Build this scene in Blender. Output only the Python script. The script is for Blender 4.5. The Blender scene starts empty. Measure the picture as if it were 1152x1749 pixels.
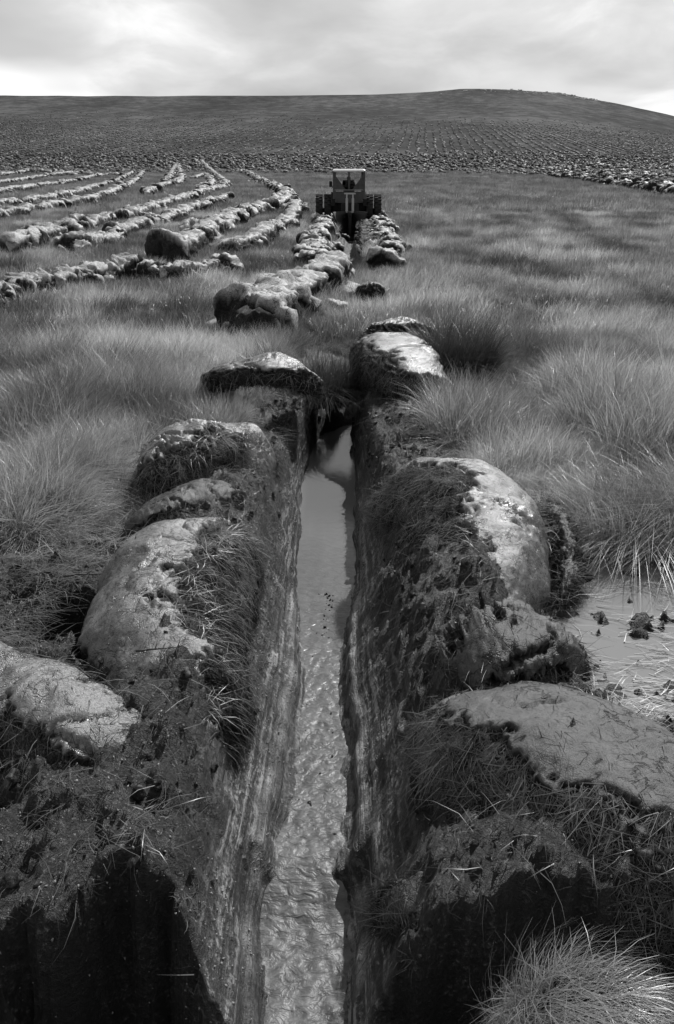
import bpy, math, random
import numpy as np
from mathutils import Vector, Matrix, Euler

R = math.radians
random.seed(7)
RNG = np.random.default_rng(11)
SC = bpy.context.scene

# ------------------------------------------------------------------ camera
W0, H0, FPX = 1152.0, 1749.0, 1500.0
CAM_H, PITCH = 2.3, R(21.6)
cam_d = bpy.data.cameras.new('camera')
cam_d.sensor_fit = 'VERTICAL'
cam_d.sensor_height = 36.0
cam_d.lens = FPX / H0 * 36.0
cam_d.clip_start = 0.05
cam_d.clip_end = 9000
cam = bpy.data.objects.new('camera', cam_d)
SC.collection.objects.link(cam)
cam.location = (0, 0, CAM_H)
cam.rotation_euler = (math.pi / 2 - PITCH, 0, 0)
SC.camera = cam

# ------------------------------------------------------------------ exposure, sun, sky
SC.view_settings.view_transform = 'Standard'
SC.view_settings.look = 'None'
SC.view_settings.gamma = 1
SC.view_settings.exposure = 0.28
SC.view_settings.use_curve_mapping = False
SC.cycles.max_bounces = 6
SC.cycles.transparent_max_bounces = 8

SUN_EL, SUN_AZ = R(48), R(28)            # ahead of the camera, a little to the right
sun_dir = Vector((math.sin(SUN_AZ) * math.cos(SUN_EL), math.cos(SUN_AZ) * math.cos(SUN_EL), math.sin(SUN_EL)))
sun_d = bpy.data.lights.new('sun', 'SUN')
sun_d.energy = 5.0
sun_d.angle = R(0.6)
sun = bpy.data.objects.new('sun', sun_d)
SC.collection.objects.link(sun)
sun.rotation_euler = sun_dir.to_track_quat('Z', 'Y').to_euler()
sun.location = (0, 0, 50)

world = bpy.data.worlds.new('World')
SC.world = world
world.use_nodes = True
nt = world.node_tree
nt.nodes.clear()
N = nt.nodes.new
L = nt.links.new


def math_node(nt, op, a, b=None, c=None):
    n = nt.nodes.new('ShaderNodeMath')
    n.operation = op
    for i, v in enumerate((a, b, c)):
        if v is None:
            continue
        if isinstance(v, (int, float)):
            n.inputs[i].default_value = v
        else:
            nt.links.new(v, n.inputs[i])
    return n.outputs[0]


def ramp(nt, fac, stops):
    n = nt.nodes.new('ShaderNodeValToRGB')
    cr = n.color_ramp
    while len(cr.elements) < len(stops):
        cr.elements.new(0.5)
    for e, (p, v) in zip(cr.elements, stops):
        e.position = p
        e.color = (v, v, v, 1) if isinstance(v, (int, float)) else (*v, 1)
    nt.links.new(fac, n.inputs[0])
    return n.outputs[0]


def noise(nt, vec, scale, detail=4, rough=0.55, dist=0.0):
    n = nt.nodes.new('ShaderNodeTexNoise')
    n.inputs['Scale'].default_value = scale
    n.inputs['Detail'].default_value = detail
    n.inputs['Roughness'].default_value = rough
    n.inputs['Distortion'].default_value = dist
    if vec is not None:
        nt.links.new(vec, n.inputs['Vector'])
    return n.outputs['Fac']


def mapping(nt, vec, scale=(1, 1, 1), loc=(0, 0, 0), rot=(0, 0, 0)):
    n = nt.nodes.new('ShaderNodeMapping')
    n.inputs['Scale'].default_value = scale
    n.inputs['Location'].default_value = loc
    n.inputs['Rotation'].default_value = rot
    nt.links.new(vec, n.inputs['Vector'])
    return n.outputs[0]


sky = N('ShaderNodeTexSky')
sky.sky_type = 'NISHITA'
sky.sun_disc = False
sky.sun_elevation = SUN_EL
sky.sun_rotation = SUN_AZ
bw = N('ShaderNodeRGBToBW')
L(sky.outputs[0], bw.inputs[0])
bg_sky = N('ShaderNodeBackground')
bg_sky.inputs['Strength'].default_value = 0.08
L(bw.outputs[0], bg_sky.inputs['Color'])
tc = N('ShaderNodeTexCoord')
sep = N('ShaderNodeSeparateXYZ')
L(tc.outputs['Generated'], sep.inputs[0])
zc = math_node(nt, 'ADD', math_node(nt, 'MAXIMUM', sep.outputs[2], 0.0), 0.2)
comb = N('ShaderNodeCombineXYZ')
L(math_node(nt, 'DIVIDE', sep.outputs[0], zc), comb.inputs[0])
L(math_node(nt, 'DIVIDE', sep.outputs[1], zc), comb.inputs[1])
cvec = mapping(nt, comb.outputs[0], (1, 0.75, 1), (3.15, 1.2, 0))
c1 = noise(nt, cvec, 0.8, 3, 0.45, 0.3)
c2 = noise(nt, cvec, 3.0, 6, 0.55, 0.3)
tone = math_node(nt, 'ADD', math_node(nt, 'MULTIPLY', c1, 0.75), math_node(nt, 'MULTIPLY', c2, 0.25))
ccol = ramp(nt, tone, [(0.36, 0.42), (0.46, 0.53), (0.53, 0.66), (0.60, 0.90)])
bg_c = N('ShaderNodeBackground')
bg_c.inputs['Strength'].default_value = 1.0
L(ccol, bg_c.inputs['Color'])
cover = ramp(nt, noise(nt, mapping(nt, cvec, loc=(7, 3, 0)), 0.45, 4, 0.5), [(0.42, 0.0), (0.50, 1.0)])
mixs = N('ShaderNodeMixShader')
L(cover, mixs.inputs[0])
L(bg_sky.outputs[0], mixs.inputs[1])
L(bg_c.outputs[0], mixs.inputs[2])
wout = N('ShaderNodeOutputWorld')
L(mixs.outputs[0], wout.inputs[0])


# ------------------------------------------------------------------ helpers
def P(px, py, z=0.0):
    """point of the place seen at pixel (px, py) of the photograph, at height z"""
    a = (px - W0 / 2) / FPX
    b = -(py - H0 / 2) / FPX
    d = np.array([a, math.cos(PITCH) + b * math.sin(PITCH), -math.sin(PITCH) + b * math.cos(PITCH)])
    k = (z - CAM_H) / d[2]
    return np.array([0, 0, CAM_H]) + d * k


_perm = np.random.default_rng(3).permutation(256)
_perm = np.concatenate([_perm, _perm, _perm])
_g3 = np.random.default_rng(4).normal(size=(256, 3))
_g3 /= np.linalg.norm(_g3, axis=1, keepdims=True)


def perlin(p):
    p = np.asarray(p, dtype=np.float64)
    i = np.floor(p).astype(np.int64)
    f = p - i
    u = f * f * f * (f * (f * 6 - 15) + 10)
    i &= 255
    out = np.zeros(len(p))
    for dx in (0, 1):
        for dy in (0, 1):
            for dz in (0, 1):
                h = _perm[_perm[_perm[(i[:, 0] + dx) & 255] + ((i[:, 1] + dy) & 255)] + ((i[:, 2] + dz) & 255)]
                g = _g3[h & 255]
                dot = g[:, 0] * (f[:, 0] - dx) + g[:, 1] * (f[:, 1] - dy) + g[:, 2] * (f[:, 2] - dz)
                w = (u[:, 0] if dx else 1 - u[:, 0]) * (u[:, 1] if dy else 1 - u[:, 1]) * (u[:, 2] if dz else 1 - u[:, 2])
                out += w * dot
    return out


def fbm(p, octv=4, gain=0.5):
    p = np.asarray(p, dtype=np.float64)
    a, s, out = 1.0, 1.0, np.zeros(len(p))
    for k in range(octv):
        out += a * perlin(p * s + 17.3 * k)
        a *= gain
        s *= 2.03
    return out


def sstep(a, b, x):
    t = np.clip((x - a) / (b - a), 0, 1)
    return t * t * (3 - 2 * t)


def link(o, parent=None):
    SC.collection.objects.link(o)
    if parent is not None:
        o.parent = parent
    return o


def mesh_obj(name, verts, faces, mat, parent=None, smooth=True, attrs=None):
    me = bpy.data.meshes.new(name)
    verts = np.asarray(verts, dtype=np.float32)
    if isinstance(faces, np.ndarray):
        nf, k = faces.shape
        me.vertices.add(len(verts))
        me.vertices.foreach_set('co', verts.ravel())
        me.loops.add(nf * k)
        me.loops.foreach_set('vertex_index', faces.astype(np.int32).ravel())
        me.polygons.add(nf)
        me.polygons.foreach_set('loop_start', np.arange(0, nf * k, k, dtype=np.int32))
        me.update(calc_edges=True)
    else:
        me.from_pydata([tuple(map(float, v)) for v in verts], [], faces)
    if smooth:
        me.polygons.foreach_set('use_smooth', np.ones(len(me.polygons), dtype=bool))
    for k, v in (attrs or {}).items():
        at = me.attributes.new(k, 'FLOAT', 'POINT')
        at.data.foreach_set('value', np.asarray(v, dtype=np.float32))
    if mat is not None:
        me.materials.append(mat)
    me.validate()
    return link(bpy.data.objects.new(name, me), parent)


def tag(o, label=None, cat=None, group=None, kind=None):
    if label:
        o['label'] = label
    if cat:
        o['category'] = cat
    if group:
        o['group'] = group
    if kind:
        o['kind'] = kind
    return o


def empty(name, loc=(0, 0, 0), rz=0):
    o = bpy.data.objects.new(name, None)
    o.location = tuple(map(float, loc))
    o.rotation_euler = (0, 0, rz)
    o.empty_display_size = 0.2
    return link(o)


def grid_faces(nr, nc, wrap=False):
    c = nc if wrap else nc - 1
    i, j = np.meshgrid(np.arange(nr - 1), np.arange(c), indexing='ij')
    j2 = (j + 1) % nc
    return np.stack([i * nc + j, i * nc + j2, (i + 1) * nc + j2, (i + 1) * nc + j], axis=-1).reshape(-1, 4)


# ------------------------------------------------------------------ materials (a grey world)
def new_mat(name):
    m = bpy.data.materials.new(name)
    m.use_nodes = True
    n = m.node_tree
    n.nodes.clear()
    o = n.nodes.new('ShaderNodeOutputMaterial')
    return m, n, o


def principled(n, o, base, rough, spec=0.5, bump=None, bdist=0.01, bstr=1.0):
    b = n.nodes.new('ShaderNodeBsdfPrincipled')
    for key, v in (('Base Color', base), ('Roughness', rough), ('Specular IOR Level', spec)):
        if isinstance(v, (int, float)):
            b.inputs[key].default_value = (v, v, v, 1) if key == 'Base Color' else v
        else:
            n.links.new(v, b.inputs[key])
    if bump is not None:
        bp = n.nodes.new('ShaderNodeBump')
        bp.inputs['Strength'].default_value = bstr
        bp.inputs['Distance'].default_value = bdist
        n.links.new(bump, bp.inputs['Height'])
        n.links.new(bp.outputs[0], b.inputs['Normal'])
    n.links.new(b.outputs[0], o.inputs[0])
    return b


def attr(n, name):
    a = n.nodes.new('ShaderNodeAttribute')
    a.attribute_name = name
    return a.outputs['Fac']


def objpos(n):
    return n.nodes.new('ShaderNodeTexCoord').outputs['Object']


def wpos(n):
    return n.nodes.new('ShaderNodeNewGeometry').outputs['Position']


def lerp(n, f, a, b):
    """a + f*(b-a) on values"""
    x = n.nodes.new('ShaderNodeMix')
    x.data_type = 'FLOAT'
    for i, v in ((0, f), (2, a), (3, b)):
        if isinstance(v, (int, float)):
            x.inputs[i].default_value = v
        else:
            n.links.new(v, x.inputs[i])
    return x.outputs[0]


def mud_material(name, lo, hi, gloss=0.36, spec=0.6):
    """plough-cut peat: smooth wet mud where turf = 0, dark fibrous turf where turf = 1"""
    m, n, o = new_mat(name)
    p = wpos(n)
    t = attr(n, 'turf')
    big = noise(n, p, 3.2, 4, 0.6)
    mid = noise(n, p, 14, 5, 0.65)
    fine = noise(n, p, 70, 5, 0.75)
    grit = noise(n, p, 240, 2, 0.6)
    crumb = noise(n, p, 34, 5, 0.7)
    mudc = ramp(n, lerp(n, 0.45, big, mid), [(0.36, lo), (0.62, hi)])
    speck = ramp(n, fine, [(0.38, 0.22), (0.50, 1.0)])
    scratch = ramp(n, noise(n, mapping(n, p, (60, 14, 40), rot=(0.2, 0.3, 0.9)), 1.0, 4, 0.6), [(0.34, 0.45), (0.44, 1.0)])
    mudc = math_node(n, 'MULTIPLY', math_node(n, 'MULTIPLY', mudc, speck), scratch)
    ln = math_node(n, 'ABSOLUTE', math_node(n, 'SUBTRACT', noise(n, mapping(n, p, (1, 1.4, 1.2)), 4.2, 5, 0.6, 0.5), 0.5))
    crk = ramp(n, ln, [(0.004, 0.12), (0.016, 1.0)])
    crk = lerp(n, ramp(n, noise(n, p, 2.1, 3, 0.5), [(0.46, 1.0), (0.54, 0.0)]), crk, 1.0)
    mudc = math_node(n, 'MULTIPLY', mudc, crk)
    turfc = ramp(n, lerp(n, 0.55, crumb, fine), [(0.44, 0.004), (0.53, 0.018), (0.60, 0.07), (0.68, 0.16)])
    turfc = math_node(n, 'MULTIPLY', turfc, ramp(n, big, [(0.38, 0.35), (0.6, 1.1)]))
    base = lerp(n, t, mudc, turfc)
    rough = lerp(n, t, ramp(n, lerp(n, 0.5, big, fine), [(0.38, gloss - 0.08), (0.60, gloss + 0.2)]), 0.75)
    h = math_node(n, 'ADD', math_node(n, 'MULTIPLY', mid, 0.16), math_node(n, 'ADD', math_node(n, 'MULTIPLY', fine, 0.60), math_node(n, 'MULTIPLY', grit, 0.40)))
    h = math_node(n, 'ADD', math_node(n, 'MULTIPLY', h, 0.55), math_node(n, 'MULTIPLY', crk, 0.5))
    h = math_node(n, 'MULTIPLY', lerp(n, t, h, math_node(n, 'MULTIPLY', lerp(n, 0.5, crumb, fine), 3.0)), 1.0)
    principled(n, o, base, rough, lerp(n, t, spec, 0.25), h, 0.020, 0.65)
    return m


M_MUD = mud_material('wet_peat', 0.04, 0.14, 0.29, 1.0)
M_MUD_DARK = mud_material('dark_peat', 0.02, 0.06, 0.42, 0.45)
M_MUD_SLATE = mud_material('grey_peat', 0.028, 0.085, 0.46, 0.4)
M_CLOD = mud_material('weathered_clod', 0.02, 0.06, 0.6, 0.2)
M_MUD_FAR = mud_material('ploughed_turf', 0.11, 0.38, 0.5, 0.4)


def ground_material():
    m, n, o = new_mat('moorland_ground')
    p = wpos(n)
    bare = attr(n, 'bare')
    far = attr(n, 'far')
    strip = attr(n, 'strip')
    mid = noise(n, p, 16, 5, 0.65)
    fine = noise(n, p, 75, 5, 0.75)
    grit = noise(n, p, 190, 2, 0.6)
    streak = noise(n, mapping(n, p, (26, 0.9, 22)), 1.0, 5, 0.6, 0.4)
    # peat of the bank: dark with pale crumbs, streaked along the cut where the share slid
    crumb = noise(n, p, 36, 6, 0.75)
    peat = ramp(n, lerp(n, 0.5, crumb, fine), [(0.45, 0.003), (0.53, 0.013), (0.59, 0.075), (0.66, 0.24)])
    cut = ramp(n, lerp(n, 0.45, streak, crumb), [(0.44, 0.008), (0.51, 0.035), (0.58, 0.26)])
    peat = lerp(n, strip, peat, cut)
    peat = lerp(n, attr(n, 'ledge_light'), peat, ramp(n, fine, [(0.36, 0.05), (0.55, 0.26)]))  # sunlight on the bank ledge, painted in as a paler stripe
    peat = math_node(n, 'MULTIPLY', peat, ramp(n, noise(n, p, 2.6, 4, 0.6), [(0.40, 0.25), (0.58, 1.0)]))
    # soil and litter under grass
    lit = ramp(n, lerp(n, 0.5, mid, fine), [(0.36, 0.012), (0.64, 0.06)])
    near = lerp(n, bare, lit, peat)
    # far moor
    f1 = noise(n, mapping(n, p, (1, 0.5, 1)), 0.012, 6, 0.6)
    f2 = noise(n, mapping(n, p, (1, 0.6, 1)), 0.12, 6, 0.7)
    f3 = noise(n, p, 0.9, 4, 0.7)
    fm = math_node(n, 'ADD', math_node(n, 'MULTIPLY', f1, 0.36), math_node(n, 'ADD', math_node(n, 'MULTIPLY', f2, 0.40), math_node(n, 'MULTIPLY', f3, 0.24)))
    moor = ramp(n, fm, [(0.40, 0.020), (0.50, 0.046), (0.60, 0.10)])
    base = lerp(n, far, near, moor)
    rough = lerp(n, bare, 0.9, ramp(n, mid, [(0.3, 0.35), (0.7, 0.7)]))
    rough = lerp(n, far, rough, 0.95)
    spec = lerp(n, far, lerp(n, bare, 0.1, 0.55), 0.02)
    h = math_node(n, 'ADD', math_node(n, 'MULTIPLY', crumb, 0.5), math_node(n, 'ADD', math_node(n, 'MULTIPLY', fine, 0.35), math_node(n, 'MULTIPLY', grit, 0.15)))
    h = lerp(n, strip, h, lerp(n, 0.6, h, streak))
    principled(n, o, base, rough, spec, h, 0.05, 0.9)
    return m


def water_material(name, base, ripple, mid_amt):
    m, n, o = new_mat(name)
    p = wpos(n)
    flow = attr(n, 'flow')                      # 0 still, 1 fast and muddy
    a = noise(n, mapping(n, p, (1, 1.5, 1)), 15, 3, 0.5, 0.9)
    b = noise(n, p, 55, 2, 0.5, 0.4)
    c = noise(n, p, 9, 3, 0.5)
    h = math_node(n, 'ADD', math_node(n, 'MULTIPLY', a, 0.88), math_node(n, 'MULTIPLY', b, 0.12))
    h = math_node(n, 'MULTIPLY', h, lerp(n, flow, ripple, 1.0))
    col = ramp(n, lerp(n, mid_amt, c, a), [(0.34, base * 0.30), (0.50, base * 0.60), (0.64, base * 0.90)])
    principled(n, o, lerp(n, flow, base, col), lerp(n, flow, 0.09, 0.45), 0.28, h, 0.014, 1.0)
    return m


def grass_material(name, lo, hi, trans=0.35, patch=1.6, seed=0.0, gloss=0.05, power=1.3, inst=False):
    m, n, o = new_mat(name)
    p = wpos(n)
    info = n.nodes.new('ShaderNodeObjectInfo')
    rnd = attr(n, 'rnd')
    pt = noise(n, mapping(n, p, loc=(seed, seed * 0.7, 0)), patch, 3, 0.55)
    pt2 = noise(n, mapping(n, p, loc=(seed, 4, 0)), patch * 0.22, 3, 0.55)
    f = math_node(n, 'ADD', math_node(n, 'MULTIPLY', pt, 0.55), math_node(n, 'MULTIPLY', pt2, 0.45))
    v = ramp(n, f, [(0.36, 0.0), (0.62, 1.0)])
    if inst:
        ia = n.nodes.new('ShaderNodeAttribute')
        ia.attribute_type = 'INSTANCER'
        ia.attribute_name = 'shade'
        v = ia.outputs['Fac']
    v = math_node(n, 'ADD', math_node(n, 'MULTIPLY', v, 0.5), math_node(n, 'ADD', math_node(n, 'MULTIPLY', rnd, 0.35), math_node(n, 'MULTIPLY', info.outputs['Random'], 0.15)))
    c = lerp(n, math_node(n, 'POWER', v, power), lo, hi)
    d = n.nodes.new('ShaderNodeBsdfDiffuse')
    t = n.nodes.new('ShaderNodeBsdfTranslucent')
    g = n.nodes.new('ShaderNodeBsdfGlossy')
    g.inputs['Roughness'].default_value = 0.35
    g.inputs['Color'].default_value = (0.8, 0.8, 0.8, 1)
    n.links.new(c, d.inputs['Color'])
    n.links.new(c, t.inputs['Color'])
    mx = n.nodes.new('ShaderNodeMixShader')
    mx.inputs[0].default_value = trans
    n.links.new(d.outputs[0], mx.inputs[1])
    n.links.new(t.outputs[0], mx.inputs[2])
    mg = n.nodes.new('ShaderNodeMixShader')
    mg.inputs[0].default_value = gloss
    n.links.new(mx.outputs[0], mg.inputs[1])
    n.links.new(g.outputs[0], mg.inputs[2])
    n.links.new(mg.outputs[0], o.inputs[0])
    return m


def plain(name, v, rough=0.5, spec=0.5, metal=0.0, var=0.25, scale=9):
    m, n, o = new_mat(name)
    p = objpos(n)
    f = noise(n, p, scale, 5, 0.6)
    b = principled(n, o, ramp(n, f, [(0.3, v * (1 - var)), (0.7, v * (1 + var))]), rough, spec, f, 0.004, 0.3)
    b.inputs['Metallic'].default_value = metal
    return m


M_GROUND = ground_material()
M_WATER = water_material('turbid_ditch_water', 0.125, 0.10, 0.6)
M_PUDDLE = water_material('turbid_pool_water', 0.165, 0.035, 0.3)
M_GRASS = grass_material('moor_grass', 0.025, 0.80, 0.4, 1.3, power=1.8, inst=True)
M_GRASS_FAR = grass_material('moor_grass_distant', 0.05, 0.44, 0.4, 0.5, inst=True)
M_TUSSOCK_PALE = grass_material('pale_tussock_grass', 0.12, 0.45, 0.4, 6)
M_TUSSOCK_DARK = grass_material('dark_tussock_grass', 0.018, 0.10, 0.25, 8)
M_FIBRE = grass_material('peaty_turf_fibre', 0.005, 0.20, 0.15, 5, gloss=0.006, power=2.2)
M_LITTER = grass_material('dead_grass', 0.02, 0.32, 0.2, 4, power=1.6)
M_STRAW = grass_material('floating_straw', 0.10, 0.45, 0.2, 9)
M_CRUMB = plain('peat_crumb', 0.15, 0.45, 0.6, 0, 0.6, 30)
M_TWIG = plain('twig_bark', 0.035, 0.7, 0.3, 0, 0.4, 20)

# ------------------------------------------------------------------ the ditch, in plan
WZ = -0.60                                # water level


def line_xy(pts, z):
    q = np.array([P(a, b, z) for a, b in pts])
    q = q[np.argsort(q[:, 1])]
    return q


L_WAT = line_xy([(462, 1749), (450, 1620), (462, 1530), (482, 1440), (512, 1300), (522, 1180), (512, 1060), (512, 960), (514, 880), (518, 800), (550, 740), (585, 700), (592, 690)], WZ)
R_WAT = line_xy([(582, 1749), (590, 1600), (576, 1490), (582, 1420), (592, 1270), (577, 1180), (582, 1090), (600, 1030), (605, 940), (604, 850), (603, 760), (603, 690)], WZ)
L_TOP = line_xy([(255, 1749), (262, 1620), (270, 1500), (290, 1380), (318, 1250), (350, 1150), (385, 1050), (420, 950), (455, 860), (475, 770), (515, 700), (545, 640)], 0.0)
R_TOP = line_xy([(680, 1749), (720, 1600), (770, 1450), (780, 1300), (760, 1180), (735, 1080), (705, 980), (680, 880), (650, 780), (628, 700), (622, 640), (614, 600)], 0.0)
CEN_FAR = [P(600, 600, 0)[0], P(598, 388, 0)[0]]      # line on to the tractor
Y_FAR = [P(600, 600, 0)[1], P(598, 388, 0)[1]]


def ditch_edges(y):
    c = np.interp(y, Y_FAR, CEN_FAR)
    y0 = 9.6
    f = sstep(y0, y0 + 0.8, y)
    hw = 0.05 + 0.11 * sstep(14, 18, y)
    lw = np.interp(y, L_WAT[:, 1], L_WAT[:, 0]) * (1 - f) + (c - hw) * f
    rw = np.interp(y, R_WAT[:, 1], R_WAT[:, 0]) * (1 - f) + (c + hw) * f
    f2 = sstep(10.5, 12, y)
    lt = np.interp(y, L_TOP[:, 1], L_TOP[:, 0]) * (1 - f2) + (c - 0.55) * f2
    rt = np.interp(y, R_TOP[:, 1], R_TOP[:, 0]) * (1 - f2) + (c + 0.45) * f2
    return lw, rw, lt, rt


Y_TRACTOR = P(598, 372, 0)[1] + 1.0


def ditch_on(y):
    """how deep the cut is along its length (1 full); the plough lifted between the two runs"""
    a = 1 - sstep(9.9, 12.6, y)
    b = sstep(20.0, 22.0, y) * (1 - sstep(Y_TRACTOR - 1.0, Y_TRACTOR + 0.2, y))
    return np.maximum(a, b * 0.8)


# pits at the photographer's feet
def edge_fn(pts, z):
    q = np.array([P(a, b, z) for a, b in pts])
    q = q[np.argsort(q[:, 0])]
    return q


PIT_L = edge_fn([(-250, 1600), (0, 1590), (100, 1550), (200, 1475), (290, 1500), (345, 1580), (415, 1650), (452, 1749)], 0.02)
PIT_R = edge_fn([(600, 1660), (630, 1600), (690, 1560), (760, 1535), (900, 1535), (1152, 1550), (1500, 1560)], 0.02)

HOLES = [(128, 1075, 0.20, 0.24, 0.55), (170, 1125, 0.13, 0.22, 0.5)]
PUDDLE_C = P(1130, 1090, -0.1)
RIDGE_PX = [(-400, 176), (0, 172), (200, 170), (420, 165), (640, 163), (720, 160), (770, 156), (850, 158), (930, 166), (990, 178), (1050, 190), (1152, 214), (1400, 262), (1800, 275)]


def far_height(x, y):
    d = np.hypot(x, y)
    # flat bog out to 130 m, then the hillside, drawn as the eye sees it
    az = x / np.maximum(y, 1.0)
    pxl = 576 + az * FPX * (math.cos(PITCH) + 0.08)
    top = np.interp(pxl, [a for a, b in RIDGE_PX], [b for a, b in RIDGE_PX])
    s_top = (280 - top) / 1735.0
    prof = np.interp(d, [0, 130, 175, 260, 360, 600, 900], [0, 0, 0.055, 0.20, 0.39, 0.68, 1.0])
    # prof: share of the way from flat-ground slope (-2.3/d) up to the ridge slope
    slope = -CAM_H / np.maximum(d, 1) * (1 - prof) + s_top * prof
    z = CAM_H + slope * np.maximum(d, 1)
    z900 = CAM_H + s_top * 900
    z = np.where(d > 900, z900 - (d - 900) * 0.045, z)
    roll = sstep(250, 600, d) * 1.6 * perlin(np.stack([x * 0.006, y * 0.006, x * 0], -1))
    z = np.where(d > 130, z + roll, 0.0)
    return np.maximum(z, -25)


BERMS = [
    [(450, 770, .10, .40), (425, 830, .20, .42), (385, 900, .24, .42), (328, 990, .26, .40), (305, 1090, .26, .40), (310, 1210, .20, .42), (320, 1330, .14, .48), (250, 1400, .10, .5)],
    [(-160, 1130, .14, .3), (0, 1200, .15, .3), (150, 1290, .13, .32), (290, 1330, .1, .35)],
    [(660, 620, .16, .45), (700, 660, .16, .45), (690, 740, .05, .3), (715, 850, .20, .42), (785, 900, .26, .46), (805, 980, .25, .46), (800, 1080, .22, .44), (790, 1190, .18, .42), (860, 1290, .20, .5), (1000, 1370, .22, .52), (1160, 1450, .2, .6), (1400, 1520, .15, .6)],
    [(640, 1480, .0, .3), (760, 1440, .08, .45), (900, 1480, .06, .45)],
]
_bp = []
for _b in BERMS:
    _w = np.array([(*P(a, b, 0.0)[:2], h, r) for a, b, h, r in _b])
    _t = np.linspace(0, len(_w) - 1, 7 * (len(_w) - 1) + 1)
    _bp.append(np.stack([np.interp(_t, np.arange(len(_w)), _w[:, k]) for k in range(4)], -1))
BERM_PTS = np.concatenate(_bp)


def berm_height(x, y):
    out = np.zeros_like(x)
    m = (y > 0.3) & (y < 16) & (np.abs(x) < 5)
    xx, yy, o = x[m], y[m], np.zeros(m.sum())
    for bx, by, h, r in BERM_PTS:
        o = np.maximum(o, h * np.exp(-((xx - bx) ** 2 + (yy - by) ** 2) / (r * r)))
    out[m] = o
    return out


def ground_height(x, y, detail=True, want_masks=False):
    x = np.asarray(x, float)
    y = np.asarray(y, float)
    one = np.zeros_like(x)
    z = far_height(x, y)
    nearw = 1 - sstep(30, 120, np.hypot(x, y))
    z += nearw * 0.16 * perlin(np.stack([x * 0.75, y * 0.75, one + 1.7], -1)) * sstep(0.6, 2.0, np.abs(x))
    bm_h = berm_height(x, y)
    z += bm_h
    # pool on the right
    pr = ((x - PUDDLE_C[0] - 0.55) / 1.45) ** 2 + ((y - PUDDLE_C[1]) / 1.15) ** 2 + 0.35 * perlin(np.stack([x * 2.2, y * 2.2, one], -1))
    pool = 1 - sstep(0.75, 1.15, pr)
    isl = fbm(np.stack([x * 3.2, y * 4.2, one + 21], -1), 3, 0.6) if want_masks or detail else 0.9 * perlin(np.stack([x * 3.2, y * 4.2, one + 21], -1))
    z = z * (1 - pool) + (-0.20 + 0.17 * np.clip(isl, -0.3, 0.62)) * pool
    # bank and ditch
    on = ditch_on(y)
    lw, rw, lt, rt = ditch_edges(y)
    wob = 0.05 * perlin(np.stack([x * 2.5, y * 2.5, one + 5], -1)) + 0.018 * perlin(np.stack([x * 9, y * 7, one + 9], -1))
    sl = (x + wob - lt) / np.maximum(lw - lt, 0.05)
    sr = (rt - x - wob) / np.maximum(rt - rw, 0.05)
    s = np.minimum(sl, sr)
    depth = np.interp(s, [-0.1, 0.0, 0.25, 0.74, 0.85, 0.89, 1.0, 1.35, 2.0], [0, 0.03, 0.14, 0.44, 0.47, 0.565, 0.61, 0.74, 0.78])
    z = z * (1 - on * np.clip(s, 0, 1)) - on * depth
    # step in the bed where the water drops
    y_step = P(530, 1488, WZ)[1]
    z -= 0.10 * (1 - sstep(y_step - 0.1, y_step + 0.02, y)) * (s > 0.7)
    # pits
    rag = 0.10 * perlin(np.stack([x * 5, y * 2, one + 33], -1)) + 0.06 * perlin(np.stack([x * 14, y * 9, one + 3], -1)) + 0.03 * perlin(np.stack([x * 35, y * 20, one], -1))
    yl = np.interp(x, PIT_L[:, 0], PIT_L[:, 1]) + wob * 1.2 + rag * 1.3
    pl = (1 - sstep(yl - 0.10, yl, y)) * (x < lw + 0.02) * sstep(-0.02, 0.08, lw - x)
    yr = np.interp(x, PIT_R[:, 0], PIT_R[:, 1]) + wob * 1.2 + rag * 0.8
    prr = (1 - sstep(yr - 0.10, yr, y)) * sstep(0.0, 0.10, x - rw - 0.04)
    behind = sstep(0.4, 1.1, y)
    hole = np.zeros_like(x)
    for (a, b, rx, ry, dp) in HOLES:
        c = P(a, b, -0.05)
        hm = 1 - sstep(0.6, 1.15, ((x - c[0]) / rx) ** 2 + ((y - c[1]) / ry) ** 2 + 2 * wob)
        z -= dp * hm
        hole = np.maximum(hole, hm)
    z = z * (1 - pl * behind) + (-0.78) * pl * behind
    floor_r = -0.62 + 0.46 * sstep(0.35, 0.62, x) * (1 - sstep(1.74, 1.96, y))
    z = z * (1 - prr * behind) + floor_r * prr * behind
    bank = np.exp(-np.maximum(0, np.maximum(lt - x, x - rt)) / 0.35) * on
    bare = np.clip(np.maximum.reduce([np.clip(s * 6 + 0.6, 0, 1) * on, pl, prr, pool, (bank > 0.25) * 1.0 * (y < 12), sstep(0.03, 0.07, bm_h),
                                        (1 - sstep(4.3, 5.9, y + 6 * wob)) * (x < 0), (1 - sstep(3.1, 3.9, y + 5 * wob)) * (x > 0)]), 0, 1)
    if detail:
        m = (y > 0.5) & (y < 45) & (np.abs(x) < 4)
        q = np.stack([x[m], y[m], z[m]], -1)
        rough = fbm(q * 7.0, 4, 0.55)
        strk = perlin(np.stack([q[:, 0] * 30, q[:, 1] * 1.2, q[:, 2] * 26], -1))
        st = np.clip((s[m] - 0.35) * 4, 0, 1) * on[m] * (y[m] < 9)
        lump = np.maximum(0, fbm(q * 20.0 + 31, 3, 0.6) - 0.12)
        mound = fbm(q * 3.1 + 11, 3, 0.55)
        z[m] += bare[m] * ((1 - 0.8 * st) * (0.13 * mound + 0.08 * rough + 0.11 * lump) + st * (0.013 * strk + 0.02 * lump))
    if want_masks:
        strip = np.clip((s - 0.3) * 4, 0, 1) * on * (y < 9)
        return z, bare, strip, s, pool, np.maximum.reduce([pl, prr, hole])
    return z


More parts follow.
